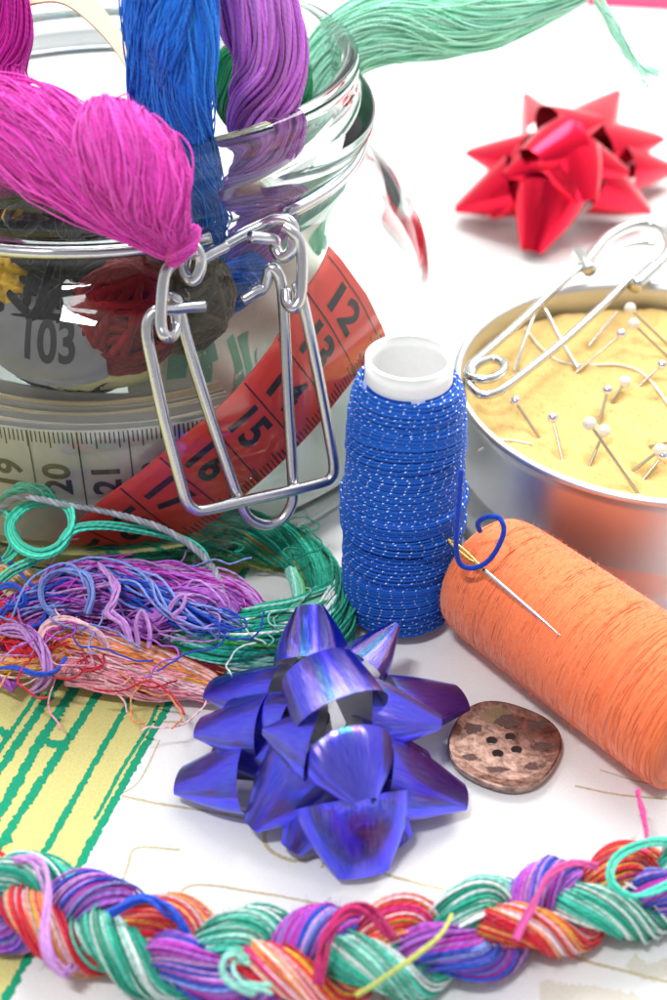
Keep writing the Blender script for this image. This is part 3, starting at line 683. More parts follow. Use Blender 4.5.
winding(2.5, 3.3, 12, [.05, .12, .02], .10, 1.1)
winding(.7, 1.5, 12, [.2, .24, .16], .085, 3.0)
winding(1.7, 2.3, 8, [.1, .2], .085, 4.0)
winding(4.3, 5.1, 12, [.2, .26, .16], .085, 4.6)
winding(2.42, 2.75, 4, [.05, .1], .15, 5.0)
winding(5.35, 5.75, 6, [.06, .1], .075, 6.0)
mb.build("thread_winding", M_elastic, spool)

# ------------------------------------------------------------------ orange spool on its side
A0, A1 = P(493, 578, 1.36), P(700, 726, 1.40); A0[2] = 1.36; A1[2] = 1.40
ax = A1 - A0; OL = np.linalg.norm(ax); ax /= OL
o_x = np.cross(ax, [0, 0, 1]); o_x /= np.linalg.norm(o_x); o_y = np.cross(o_x, ax)
sp2 = empty("thread_spool", (A0[0], A0[1], 0), "orange sewing thread spool lying on its side with a needle across it", "spool", "spools of thread")
def oc(s, r, ph):
    s, r, ph = np.broadcast_arrays(np.asarray(s, float), r, ph)
    return A0 + s[..., None] * ax + (r * np.cos(ph))[..., None] * o_x + (r * np.sin(ph))[..., None] * o_y
ps = [-.48, -.45, -.36, -.2, .02, .3, 1.0, 3.0, OL - .2, OL - .02, OL + .02]; prf = [.5, .82, 1.08, 1.24, 1.30, 1.33, 1.34, 1.36, 1.36, 1.33, 1.22]
orad = lambda s: np.interp(s, ps, prf)
ORG = np.array((.96, .225, .078))
mb = MB(); sv = np.concatenate([np.linspace(-.48, .3, 24), np.linspace(.35, OL - .05, 40), [OL - .02, OL + .01]])
a = np.arange(72) * 2 * math.pi / 72
mb.grid(oc(sv[:, None], orad(sv)[:, None] - .015, a[None]), col=ORG * .9, closeu=True)
re_ = np.array([1.3, 1.1, .9, .7, .62]); mb.grid(oc(OL + np.array([.0, .02, .0, -.03, -.05])[:, None], re_[:, None], a[None]), col=ORG * .9, closeu=True)
mb.grid(oc(np.array([-.48, -.47])[:, None], np.array([.5, .02])[:, None], a[None]), col=ORG * .9, closeu=True)
for k in range(26):                              # crossing layers of wound thread
    s0 = -.42 + .1 * rng.random(); s1 = OL - .02; 
    if k % 2: s0, s1 = s1, s0
    turns = rng.uniform(9, 15); n = int(turns * 54); t = np.linspace(0, 1, n); ph = t * turns * 2 * math.pi + rng.uniform(0, 7)
    s = s0 + (s1 - s0) * t + .05 * np.sin(ph * .23 + k)
    mb.tubes(oc(s, orad(s) + rng.uniform(-.004, .006), ph), .0135, 5, np.clip(ORG * (1 + rng.normal() * .07), 0, 1))
for k in range(34):                              # close turns lying square to the axis
    s0 = rng.uniform(-.35, OL - .7); s1 = s0 + rng.uniform(.25, .7); turns = rng.uniform(5, 11); n = int(turns * 54); t = np.linspace(0, 1, n); ph = t * turns * 2 * math.pi + rng.uniform(0, 7)
    tl = rng.uniform(-.12, .3); s = np.clip(s0 + (s1 - s0) * t + tl * np.cos(ph + .4), -.46, OL)
    mb.tubes(oc(s, orad(s) + rng.uniform(-.004, .008), ph), .0135, 5, np.clip(ORG * (1 + rng.normal() * .07), 0, 1))
for r in np.linspace(.66, 1.3, 22):              # turns seen on the end
    ph = np.linspace(0, 2 * math.pi * 1.1, 70); mb.tubes(oc(OL + .02 + .012 * np.sin(3 * ph + r * 40), r + .02 * np.sin(2 * ph + r * 30), ph + r * 9), .014, 5, np.clip(ORG * (1 + rng.normal() * .09), 0, 1))
q = rng.uniform(-.4, OL, 4000); ph = rng.uniform(0, 2 * math.pi, 4000); pts = oc(q, orad(q), ph); ctr = oc(q, 0, ph); nr = (pts - ctr); nr /= np.linalg.norm(nr, axis=1, keepdims=True)
fuzz(mb, pts, nr, np.tile(ORG, (4000, 1)), 6000, .10, .0045)
mb.build("thread_winding", M_fine, sp2)
M_pinkcore = simple("pale_pink_core", (.85, .50, .44), .5, bump=.1)
mb = MB(); mb.grid(oc(np.array([-.40, OL + .06, OL + .09, OL + .08, OL - .4, -.4])[:, None], np.array([.60, .60, .57, .45, .44, .44])[:, None], a[None]), closeu=True)
mb.build("core_tube", M_pinkcore, sp2)

def hit_orange(u, v, lift=0):
    d = ray(u, v)
    for t in np.linspace(16, 34, 6000):
        p = EYE + d * t; s = (p - A0) @ ax
        if -.48 <= s <= OL:
            if np.linalg.norm(p - A0 - s * ax) < orad(s) + lift: return p
    return None
tip = hit_orange(562, 637, .02); mid = hit_orange(505, 588, .06)
nd = (mid - tip); 
def on_line(u, v):                               # point of the needle's line nearest the pixel ray
    d = ray(u, v); d = d / np.linalg.norm(d); n_ = nd / np.linalg.norm(nd); w0 = tip - EYE; b = n_ @ d
    s = (b * (d @ w0) - (n_ @ w0)) / (1 - b * b); return tip + n_ * s
eye = Q(447, 538, 19.5)
nd = tip - eye
gold = eye + nd * .33
needle = empty("sewing_needle", tip, "silver needle with gold eye lying across the orange spool", "needle", None)
mb = MB(); mb.tubes(spline([gold, tip + (gold - tip) * .5, tip + (gold - tip) * .12, tip], 30), interp([.038, .036, .03, .006], 30), 10); mb.build("shaft", M_nickel, needle)
# the eye: two gilded sides of a slot
nd_ = (eye - gold) / np.linalg.norm(eye - gold); vv = (EYE - eye); vv /= np.linalg.norm(vv); sd = np.cross(nd_, vv); sd /= np.linalg.norm(sd); GL = np.linalg.norm(eye - gold)
mb = MB()
t = np.linspace(0, 1, 30); wsl = .026 * np.sin(np.pi * np.clip((t - .25) / .7, 0, 1)) ** .5
for e in (-1, 1): mb.tubes(gold + nd_ * (t * GL)[:, None] + sd * (e * (wsl + .012))[:, None], interp([.036, .032, .028, .026, .024], 30), 8)
mb.build("eye", M_brass, needle)
mb = MB()
pth = [(461, 470, .25), (459, 500, .15), (457, 525, .05), (456, 545, 0), (459, 562, -.02), (468, 568, -.05), (480, 566, -.08), (491, 558, -.05), (500, 543, 0), (504, 529, .1), (499, 518, .25), (486, 517, .35), (478, 523, .45), (480, 531, .55)]
ym = on_line(480, 566)[1]
mb.tubes(spline([Q(u, v, ym + o) for u, v, o in pth], 120), .05, 9, (.008, .05, .42))
mb.build("loose_end", M_floss, spool)

# ------------------------------------------------------------------ copper button
BC = P(504.5, 742, .28); bt = empty("button", (BC[0], BC[1], 0), "round antique copper button with four holes and dark worn patches", "button")
def copper():
    m, nt, b, N, L = mat("antique_copper")
    tc = N.new('ShaderNodeTexCoord')
    n1 = N.new('ShaderNodeTexNoise'); n1.inputs['Scale'].default_value = 5; n1.inputs['Detail'].default_value = 8; n1.inputs['Roughness'].default_value = .7
    v = N.new('ShaderNodeTexVoronoi'); v.inputs['Scale'].default_value = 7; v.feature = 'DISTANCE_TO_EDGE'
    L.new(tc.outputs['Object'], n1.inputs['Vector']); L.new(tc.outputs['Object'], v.inputs['Vector'])
    cr = N.new('ShaderNodeValToRGB'); e = cr.color_ramp.elements; e[0].position = .33; e[0].color = (.10, .055, .045, 1); e[1].position = .62; e[1].color = (.50, .34, .275, 1)
    L.new(n1.outputs['Fac'], cr.inputs[0]); L.new(cr.outputs[0], b.inputs['Base Color'])
    bp = N.new('ShaderNodeBump'); bp.inputs['Strength'].default_value = .5; bp.inputs['Distance'].default_value = .03; L.new(n1.outputs['Fac'], bp.inputs['Height'])
    b2 = N.new('ShaderNodeBump'); b2.inputs['Strength'].default_value = .15; b2.inputs['Distance'].default_value = .01; L.new(v.outputs['Distance'], b2.inputs['Height']); L.new(bp.outputs[0], b2.inputs['Normal'])
    L.new(b2.outputs[0], b.inputs['Normal']); setp(b, Metallic=.95, Roughness=.33)
    return m
M_copper = copper(); M_patina = simple("dark_patina", (.14, .08, .07), .6, .5, bump=.6, bscale=30, var=.4, vscale=20); M_bronze = simple("olive_bronze_spot", (.30, .22, .13), .5, .7, bump=.5, bscale=20, var=.3, vscale=12)
def bshape(a): return 1.05 * (1 + .035 * np.cos(4 * (a - .2)) + .01 * np.cos(3 * a))
prof = [(0.001, .20), (.3, .20), (.55, .205), (.8, .225), (.92, .25), (.97, .262), (1.0, .25), (1.01, .2), (.985, .1), (.93, .02), (.001, .02)]
a = np.arange(96) * 2 * math.pi / 96
mb = MB(); pr_ = np.array(prof)
mb.grid(np.stack([BC[0] + pr_[:, :1] * bshape(a) * np.cos(a + .1), BC[1] + pr_[:, :1] * bshape(a) * np.sin(a + .1), pr_[:, 1:] + 0 * a], -1), closeu=True)
bd = mb.build("disc", [M_copper, M_patina], bt)
cut = MB()
for sx in (-1, 1):
    for sy in (-1, 1):
        hx, hy = .185 * sx, .165 * sy; hx, hy = hx * math.cos(.25) - hy * math.sin(.25), hx * math.sin(.25) + hy * math.cos(.25)
        q = np.arange(24) * 2 * math.pi / 24; rr_ = np.array([.001, .115, .105, .105, .115, .001])[:, None]; z_ = np.array([-.2, -.2, .1, .17, .5, .5])[:, None]
        cut.grid(np.stack([BC[0] + hx + rr_ * np.cos(q), BC[1] + hy + rr_ * .9 * np.sin(q), z_ + 0 * q], -1), closeu=True)
co_ = cut.build("cutter", M_patina)
for ob in (bd, co_):
    bm = bmesh.new(); bm.from_mesh(ob.data); bmesh.ops.remove_doubles(bm, verts=bm.verts, dist=.003); bmesh.ops.recalc_face_normals(bm, faces=bm.faces); bm.to_mesh(ob.data); bm.free()
md = bd.modifiers.new("holes", 'BOOLEAN'); md.operation = 'DIFFERENCE'; md.object = co_; md.solver = 'EXACT'
bpy.context.view_layer.update()
nm_ = bpy.data.meshes.new_from_object(bd.evaluated_get(bpy.context.evaluated_depsgraph_get()))
bd.modifiers.clear(); bd.data = nm_; bpy.data.objects.remove(co_)
for f in bd.data.polygons: f.use_smooth = False
def blot(u, v, ru, rv, m, z):
    mb = MB(); c = P(u, v, .25); k = 30; rr = np.linspace(0, 1, 5)[:, None]; a = np.arange(k) * 2 * math.pi / k
    sh = 1 + .13 * np.sin(3 * a + u) + .1 * np.sin(5 * a + v) + rng.normal(size=k) * .07
    x = c[0] + rr * ru * sh * np.cos(a); y = c[1] + rr * rv * sh * np.sin(a)
    dist = np.hypot(x - BC[0], y - BC[1]) / 1.09
    zz = np.interp(dist, [p[0] for p in prof[:6]], [p[1] for p in prof[:6]]) + z
    mb.grid(np.stack([x, y, zz], -1), closeu=True); mb.build("worn_patch", [M_patina, M_bronze][m], bt)
blot(501, 715, .30, .27, 1, .006); blot(507, 720, .2, .17, 0, .01); blot(472, 727, .19, .13, 0, .006); blot(537, 723, .16, .15, 0, .006); blot(543, 745, .22, .09, 0, .006); blot(532, 765, .12, .1, 0, .006); blot(497, 768, .22, .07, 0, .006); blot(470, 756, .14, .08, 0, .006)

# ------------------------------------------------------------------ gift bows
def petal(mb, tip, base, rb, wt, ht=.09, mats=(0, 1), gap=.5, roll=0.0, dens=(22, 40), bulge=.12, flat=.9, th=.006):
    ax_ = tip - base; L = np.linalg.norm(ax_); ax_ = ax_ / L
    e1 = np.cross(ax_, [0, 0, 1.0]); 
    if np.linalg.norm(e1) < .1: e1 = np.array([1.0, 0, 0])
    e1 /= np.linalg.norm(e1); e2 = np.cross(e1, ax_)
    e1, e2 = e1 * math.cos(roll) + e2 * math.sin(roll), -e1 * math.sin(roll) + e2 * math.cos(roll)
    t = np.linspace(0, 1, dens[0])[:, None]; ph = np.linspace(-math.pi / 2 + gap, 3 * math.pi / 2 - gap, dens[1])[None]
    def surf(h):
        wd = (rb + (wt - rb) * t) * (1 + bulge * np.sin(math.pi * t)) ; hh = rb * flat + (ht - rb * flat) * t ** 1.15
        hh = np.maximum(hh, ht)
        x = (wd + h) * np.cos(ph); y = (hh + h) * np.sin(ph)
        lx = t * L - .10 * rb * (1 - t) * np.sin(ph) - .18 * (t ** 4) * (np.cos(ph) ** 2) * wt * .5
        return base + lx[..., None] * ax_ + x[..., None] * e1 + y[..., None] * e2
    A, B = surf(0), surf(-th)
    mb.grid(A[:, ::-1], mat=mats[0]); mb.grid(B, mat=mats[1])
    mb.grid(np.stack([A[0], B[0]], 1), mat=mats[0]); mb.grid(np.stack([B[-1], A[-1]], 1), mat=mats[0])
    mb.grid(np.stack([B[:, 0], A[:, 0]], 1), mat=mats[0]); mb.grid(np.stack([A[:, -1], B[:, -1]], 1), mat=mats[0])

def bow(name, center, label, petals, mats, group, card):
    b = empty(name, center, label, "gift bow", group)
    for p in petals:
        mb = MB(); petal(mb, P(*p[0]), P(*p[1]), p[2] * 1.08, p[3], **(p[4] if len(p) > 4 else {}))
        mb.build("ribbon_loop", mats, b)
    # card backing the loops are stuck to
    mb = MB(); cx, cy_, s, h, rot = card; cs = [(-1, -1), (1, -1), (1, 1), (-1, 1)]
    cc = [np.array([cx + s * (x * math.cos(rot) - y * math.sin(rot)), cy_ + s * (x * math.sin(rot) + y * math.cos(rot))]) for x, y in cs]
    V = [[*c, .014] for c in cc] + [[*c, h] for c in cc]
    mb.quads(V, [[3, 2, 1, 0], [4, 5, 6, 7], [0, 1, 5, 4], [1, 2, 6, 5], [2, 3, 7, 6], [3, 0, 4, 7]]); mb.build("backing_card", M_whiteplastic, b, smooth=False)
    # inner stem where the ribbon is stapled
    mb = MB(); zz = np.linspace(h + .01, 1.6, 8)[:, None]; a = np.arange(24) * 2 * math.pi / 24
    mb.grid(np.stack([cx + (.5 - .12 * zz) * np.cos(a), cy_ + (.5 - .12 * zz) * np.sin(a), zz + 0 * a], -1), closeu=True); mb.build("ribbon_stem", mats[1], b)
    return b
ctr = P(330, 790)
bow("gift_bow", (ctr[0], ctr[1], 0), "shiny blue violet holographic gift bow in front of the blue spool", [
    ((310, 606, 1.75), (313, 664, 1.25), .70, .28),
    ((396, 625, 1.6), (360, 668, 1.4), .5, .10),
    ((463, 697, .6), (392, 708, .9), .62, .36),
    ((441, 722, 1.5), (370, 714, 1.7), .66, .17),
    ((466, 797, .35), (380, 775, 1.0), .78, .30),
    ((364, 877, .22), (352, 800, 1.1), .92, .44),
    ((366, 803, 1.95), (348, 756, 2.05), .74, .2, dict(ht=.12)),
    ((250, 826, .5), (306, 768, 1.2), .82, .2),
    ((178, 780, .35), (250, 775, .8), .66, .34),
    ((198, 727, 1.0), (268, 728, 1.4), .62, .27),
    ((209, 688, .8), (280, 695, 1.2), .56, .30),
    ((263, 732, 2.0), (316, 742, 2.05), .66, .06),
    ((228, 706, 1.35), (296, 722, 1.7), .58, .2),
    ((214, 752, .75), (286, 748, 1.2), .6, .22),
    ((428, 758, .95), (356, 752, 1.5), .62, .2),
    ((405, 842, .35), (360, 788, 1.0), .6, .25),
    ((290, 850, .35), (325, 792, 1.0), .6, .22),
    ((318, 668, 2.55), (342, 716, 2.35), .80, .70, dict(ht=.52, gap=.3, bulge=.0)),
], [M_blueholo, M_silverback], "gift bows", (ctr[0] - .3, ctr[1] + .3, 1.15, .07, -.35))
rc = P(565, 190)
bow("gift_bow", (rc[0], rc[1], 0), "glossy red gift bow behind the pincushion tin", [
    ((531, 252, .3), (550, 195, 1.6), 1.0, .34),
    ((505, 176, 2.1), (548, 160, 2.4), .8, .2),
    ((628, 172, 2.0), (578, 160, 2.4), .85, .2),
    ((560, 222, 1.0), (572, 176, 2.0), .8, .2),
    ((456, 207, .5), (515, 185, 1.4), 1.0, .4),
    ((487, 215, .7), (535, 172, 1.8), 1.0, .34),
    ((472, 150, 1.6), (530, 160, 1.9), .9, .45),
    ((526, 95, 2.0), (548, 140, 2.0), .8, .14),
    ((618, 92, 2.4), (580, 140, 2.0), 1.0, .14),
    ((656, 135, 1.5), (590, 150, 1.7), 1.05, .5),
    ((676, 168, .6), (615, 168, 1.2), .9, .3),
    ((649, 210, .5), (590, 180, 1.6), 1.05, .3),
    ((588, 203, 2.0), (568, 160, 2.6), .95, .3),
    ((530, 158, 2.9), (566, 146, 2.9), .9, .5, dict(ht=.25)),
    ((600, 118, 3.0), (552, 132, 2.9), .85, .3),
], [M_redfoil, M_redback], "gift bows", (rc[0], rc[1] + .6, 1.4, .07, .3))

# ------------------------------------------------------------------ tin with cushion and pins
TX, TY, TR, TZ = 7.15, 24.6, 4.45, 3.15
tin = empty("round_tin", (TX, TY, 0), "round brushed aluminium tin holding the yellow pincushion", "tin")
def brushed():
    m, nt, b, N, L = mat("brushed_aluminium")
    tc = N.new('ShaderNodeTexCoord'); mp = N.new('ShaderNodeMapping'); mp.inputs['Scale'].default_value = (2, 2, 60); L.new(tc.outputs['Object'], mp.inputs[0])
    n = N.new('ShaderNodeTexNoise'); n.inputs['Scale'].default_value = 2; n.inputs['Detail'].default_value = 4; L.new(mp.outputs[0], n.inputs['Vector'])
    bp = N.new('ShaderNodeBump'); bp.inputs['Strength'].default_value = .08; bp.inputs['Distance'].default_value = .02; L.new(n.outputs['Fac'], bp.inputs['Height']); L.new(bp.outputs[0], b.inputs['Normal'])
    setp(b, Base_Color=(.66, .66, .68, 1), Metallic=1.0, Roughness=.42); return m
M_alu = brushed()
mb = MB()
mb.grid(lathe([(0, .015), (4.2, .015), (4.32, .05), (4.36, .2), (4.36, 1.5), (4.36, 2.8), (4.38, 2.95), (4.46, 3.02), (4.5, 3.1), (4.46, 3.18), (4.38, 3.19), (4.31, 3.12), (4.30, 2.9), (4.3, 1.5), (4.28, .2), (0, .1)], TX, TY, 160, 5), closeu=True)
mb.build("tin_body", M_alu, tin)
M_felt = cloth_mat("yellow_felt", (.73, .50, .18), .10)
def cush_z(x, y):
    return 2.55 + .12 * (1 - (np.hypot(x - TX, y - TY) / 4.3) ** 2) + .035 * np.sin(x * 2.1 + .5) * np.sin(y * 1.7) + .02 * np.sin(x * 5.2 + y * 3)
def cush(u, v):
    p = P(u, v, 2.6)
    for _ in range(3): p = P(u, v, float(cush_z(p[0], p[1])))
    return p
TIPS = [cush(*q) for q in ((537, 434), (561.5, 456), (635, 489), (591, 462), (600, 420), (613, 400), (579, 370), (669, 346), (669, 358), (642, 383), (635, 469), (646, 476), (653, 446), (514, 372), (588, 347))]
mb = MB(); r_ = np.concatenate([np.linspace(.01, 4.1, 110), [4.2, 4.27]])[:, None]; a = np.arange(300) * 2 * math.pi / 300
x = TX + r_ * np.cos(a); y = TY + r_ * np.sin(a); z = cush_z(x, y) + rng.normal(size=x.shape) * .006; z[-1] -= .25; z[-2] -= .08
for t_ in TIPS:
    d2 = (x - t_[0]) ** 2 + (y - t_[1]) ** 2; z += -.09 * np.exp(-d2 / .018) + .025 * np.exp(-(np.sqrt(d2) - .3) ** 2 / .02)
G = np.stack([x, y, z], -1); mb.grid(G, col=(.8, .6, .28), closeu=True)
zl = G[-1].copy(); zl[:, 2] = .12; mb.grid(np.stack([G[-1], zl]), closeu=True)
pts = G[:-2].reshape(-1, 3); 
cu = mb.build("pincushion", M_felt); tag(cu, "mottled yellow felt pincushion filling the aluminium tin", "pincushion")
mb = MB(); nfz = 5000; fr = 4.1 * np.sqrt(rng.random(nfz)); fa = rng.uniform(0, 6.283, nfz); fx = TX + fr * np.cos(fa); fy = TY + fr * np.sin(fa)
fuzz(mb, np.stack([fx, fy, cush_z(fx, fy)], 1), np.tile([0, 0, .5], (nfz, 1)), np.tile([.8, .6, .28], (nfz, 1)), nfz, .12, .003)
mb.build("felt_fibres", M_felt, cu)["kind"] = "stuff"

def cush(u, v):
    p = P(u, v, 2.6)
    for _ in range(3): p = P(u, v, float(cush_z(p[0], p[1])))
    return p
pins = [
 ((515, 401), (537, 434), 1, "silver headed pin leaning left, nearest the safety pin's coil"),
 ((552.6, 418), (561.5, 456), 1, "silver headed pin standing nearly upright near the tin's front rim"),
 ((589.5, 423.5), (635, 489), 0, "long cream headed pin slanting down to the tin's front rim"),
 ((604, 431), (591, 462), 0, "cream headed pin crossing behind the long slanting pin"),
 ((607.5, 390.5), (600, 420), 1, "silver headed pin in the middle of the cushion"),
 ((625, 382), (613, 400), 0, "short cream headed pin right beside the middle silver one"),
 ((621, 334), (579, 370), 1, "grey headed pin leaning right beside the bent wire"),
 ((630, 308.5), (669, 346), 0, "cream headed pin nearest the tin's back rim"),
 ((633.5, 324), (669, 358), 0, "cream headed pin just in front of the rearmost pin"),
 ((662, 365), (642, 383), 1, "silver headed pin at the photo's right edge, beside the white thread"),
 ((660, 450), (635, 469), 0, "cream headed pin of the pair at the tin's right front"),
 ((662.5, 456), (646, 476), 1, "silver headed pin of the pair at the tin's right front"),
 ((676, 441), (653, 446), 0, "low pin whose shaft enters from the photo's right edge"),
]
for (hu, hv), (tu, tv), k, lab in pins:
    t = cush(tu, tv); L_ = math.hypot(hu - tu, hv - tv) * .021
    h = P(hu, hv, t[2] + max(.25, .62 * L_)); dr = (h - t) / np.linalg.norm(h - t)
    e = empty("dressmaking_pin", t, lab, "pin", "pins stuck in the cushion")
    mb = MB(); mb.tubes(spline([t - dr * .5, t, (t + h) / 2, h], 12), .034, 8); mb.build("shaft", M_pinsteel, e)
    mb = MB(); s_ = np.linspace(.01, math.pi - .01, 14)[:, None]; a = np.arange(20) * 2 * math.pi / 20; R0 = .14 if k == 0 else .12
    mb.grid(np.stack([h[0] + R0 * np.sin(s_) * np.cos(a), h[1] + R0 * np.sin(s_) * np.sin(a), h[2] + R0 * np.cos(s_) + 0 * a], -1), closeu=True)
    mb.build("pin_head", M_chrome if k else M_pearl, e)

# big safety pin resting on the tin's rim
ZP = 3.42
spn = empty("safety_pin", P(488, 381, ZP), "large silver safety pin lying closed across the tin's rim", "safety pin")
wire("fixed_arm", [P(u, v, z) for u, v, z in [(588, 262, ZP + .1), (560, 284, ZP + .08), (520, 322, ZP + .05), (486, 352, ZP), (471, 365, ZP - .02), (468, 374, ZP), (474, 378, ZP + .05), (490, 379, ZP + .08), (502, 372, ZP + .1), (504, 364, ZP + .1), (494, 359, ZP + .08), (480, 363, ZP + .06), (472, 372, ZP - .04), (470, 384, ZP - .08), (480, 394, ZP - .1), (496, 393, ZP - .06), (515, 380, ZP), (560, 344, ZP + .02), (600, 308, ZP + .04), (632, 277, ZP + .06)]], .10, N=260, mat_=M_nickel, parent=spn)
wire("hood", [P(u, v, z) for u, v, z in [(582, 268, ZP + .1), (596, 250, ZP + .14), (610, 236, ZP + .16), (630, 226, ZP + .18), (650, 224, ZP + .18), (664, 230, ZP + .18), (670, 244, ZP + .16), (664, 258, ZP + .14), (652, 270, ZP + .1), (642, 279, ZP + .06)]], .15, N=120, mat_=M_nickel, parent=spn)
wire("inner_wire", [P(u, v, z) for u, v, z in [(590, 272, ZP + .06), (604, 258, ZP + .06), (622, 247, ZP + .06), (642, 243, ZP + .06), (656, 244, ZP + .06)]], .09, N=60, mat_=M_nickel, parent=spn)
wire("clasp_collar", [P(u, v, z) for u, v, z in [(578, 252, ZP + .1), (584, 261, ZP + .15), (590, 271, ZP + .12)]], .17, N=16, mat_=M_nickel, parent=spn)
wire("clasp_collar", [P(u, v, z) for u, v, z in [(634, 286, ZP + .06), (642, 279, ZP + .08), (654, 268, ZP + .1)]], .2, N=16, mat_=M_nickel, parent=spn)
bw = [P(514, 372, 2.68), P(521, 350, 2.95), P(530, 325, 3.2), P(536, 312, 3.3), P(541, 307, 3.32), P(547, 313, 3.28), P(558, 335, 3.0), P(578, 369, 2.66)]
tag(wire("bent_wire", bw, .045, N=80, mat_=M_nickel, parent=None, sides=8), "thin bent wire standing in the cushion under the safety pin", "wire")
tag(wire("sewing_needle", [P(588, 347, 2.7), P(602, 330, 2.9), P(617, 312, 3.1)], interp([.03, .035, .03], 30), N=30, mat_=M_nickel, parent=None, sides=8), "short white needle stuck in the cushion behind the safety pin", "needle")
mb = MB(); pp = [(526, 330), (538, 346), (556, 361), (576, 366), (600, 366), (618, 366), (638, 372), (652, 384), (664, 400), (672, 412)]
mb.tubes(spline([cush(u, v) + [0, 0, .035] for u, v in pp], 80), .03, 7, (.8, .78, .7)); tag(mb.build("loose_thread", M_fine), "long white thread curving over the middle of the cushion", "thread")
mb = MB(); pp = [(478, 452), (492, 443), (510, 441), (532, 445)]
mb.tubes(spline([cush(u, v) + [0, 0, .02] for u, v in pp], 40), .026, 7, (.8, .76, .65)); tag(mb.build("loose_thread", M_fine), "short white thread on the cushion by the tin's left rim", "thread")

# red paper at the top right
mb = MB(); c4 = [P(588, -2), P(680, 3), P(700, -60), P(600, -70)]; c4[0] = P(586, 6); c4[1] = P(690, 12)
V = [[*c[:2], .02] for c in c4] + [[*c[:2], .12] for c in c4]
mb.quads(V, [[3, 2, 1, 0], [4, 5, 6, 7], [0, 1, 5, 4], [1, 2, 6, 5], [2, 3, 7, 6], [3, 0, 4, 7]])
tag(mb.build("paper_strip", M_redpaper, smooth=False), "flat red paper strip at the photo's top right corner", "paper")

# ------------------------------------------------------------------ loose floss pile
TEAL = (.025, .44, .30); TEAL2 = (.07, .55, .42); GRN = (.01, .30, .19); LGRN = (.07, .48, .08); WHT = (.76, .86, .82); OLV = (.34, .30, .08); AQU = (.28, .66, .56)
PILE = "loose floss hanks beside the jar"
def hank(name, label, parts, mat_=M_floss, cat="floss hank", group=PILE):
    e = empty(name, P(*parts[0]['at']), label, cat, group)
    for p in parts:
        p = dict(p); p.pop('at', None); mb = MB(); bl = p.pop('blist', None); nm = p.pop('name', 'strand_bundle'); lb = p.pop('label', None)
        for kw in bl: bundle(mb, **kw)
        o = mb.build(nm, mat_, e)
        if lb: o["label"] = lb
    return e
PP = lambda *l: [P(u, v, z) for u, v, z in l]
hank("floss_hank", "variegated green and white floss hank looping behind the blue bow", [
    dict(at=(240, 590), label="dark green strands arching behind the hank's opening", blist=[
        dict(path=PP((92, 560, .5), (130, 548, .7), (180, 533, .9), (235, 530, .95), (285, 545, .8), (318, 572, .6), (334, 605, .5), (332, 640, .4), (318, 668, .4)), rad=[.32, .46, .52, .5, .46, .42, .4, .4, .35], n=176, sr=0.0259, twist=.9, palette=[(5, TEAL), (4, GRN), (1, OLV)], N=90, wander=.25, nfuzz=3500, fuzzlen=.10, jit=.02),
        dict(path=PP((170, 560, .4), (230, 556, .5), (280, 560, .45), (305, 580, .4), (300, 610, .35)), rad=[.15, .2, .22, .2, .16], n=41, sr=0.0259, twist=.6, palette=[(2, OLV), (2, GRN), (1, LGRN)], N=50, wander=.3)]),
    dict(at=(240, 590), label="green and white strands along the hank's front", blist=[
        dict(path=PP((150, 632, .5), (180, 640, .7), (220, 642, .75), (262, 634, .7), (300, 622, .6), (330, 600, .5), (338, 580, .4)), rad=[.28, .5, .56, .56, .5, .4, .3], n=112, sr=0.0360, twist=.35, palette=[(4, TEAL), (3, GRN), (2, LGRN), (2, WHT), (2, AQU)], N=80, wander=.14, nfuzz=3000, fuzzlen=.10, cvar=.15),
        dict(path=PP((196, 668, .3), (240, 662, .4), (280, 652, .4), (316, 640, .4)), rad=[.2, .28, .28, .2], n=48, sr=0.0346, twist=.4, palette=[(2, AQU), (2, WHT), (1, TEAL)], N=50, wander=.2)]),
    dict(at=(240, 590), label="pale green strand at the hank's right turn", blist=[
        dict(path=PP((290, 570, .85), (298, 590, .85), (302, 615, .75), (300, 640, .7)), rad=[.1, .14, .14, .1], n=22, sr=0.0324, twist=.3, palette=[(1, AQU), (1, LGRN)], N=40),
        dict(path=PP((338, 575, .6), (330, 600, .75), (318, 630, .75), (306, 660, .7)), rad=[.14, .2, .2, .14], n=28, sr=0.0324, twist=.5, palette=[(1, AQU), (1, WHT)], N=40)]),
])
VIO = (.44, .11, .58); VIO2 = (.58, .28, .68); DBL = (.02, .08, .56); LBL = (.22, .31, .74); MGT = (.55, .04, .48)
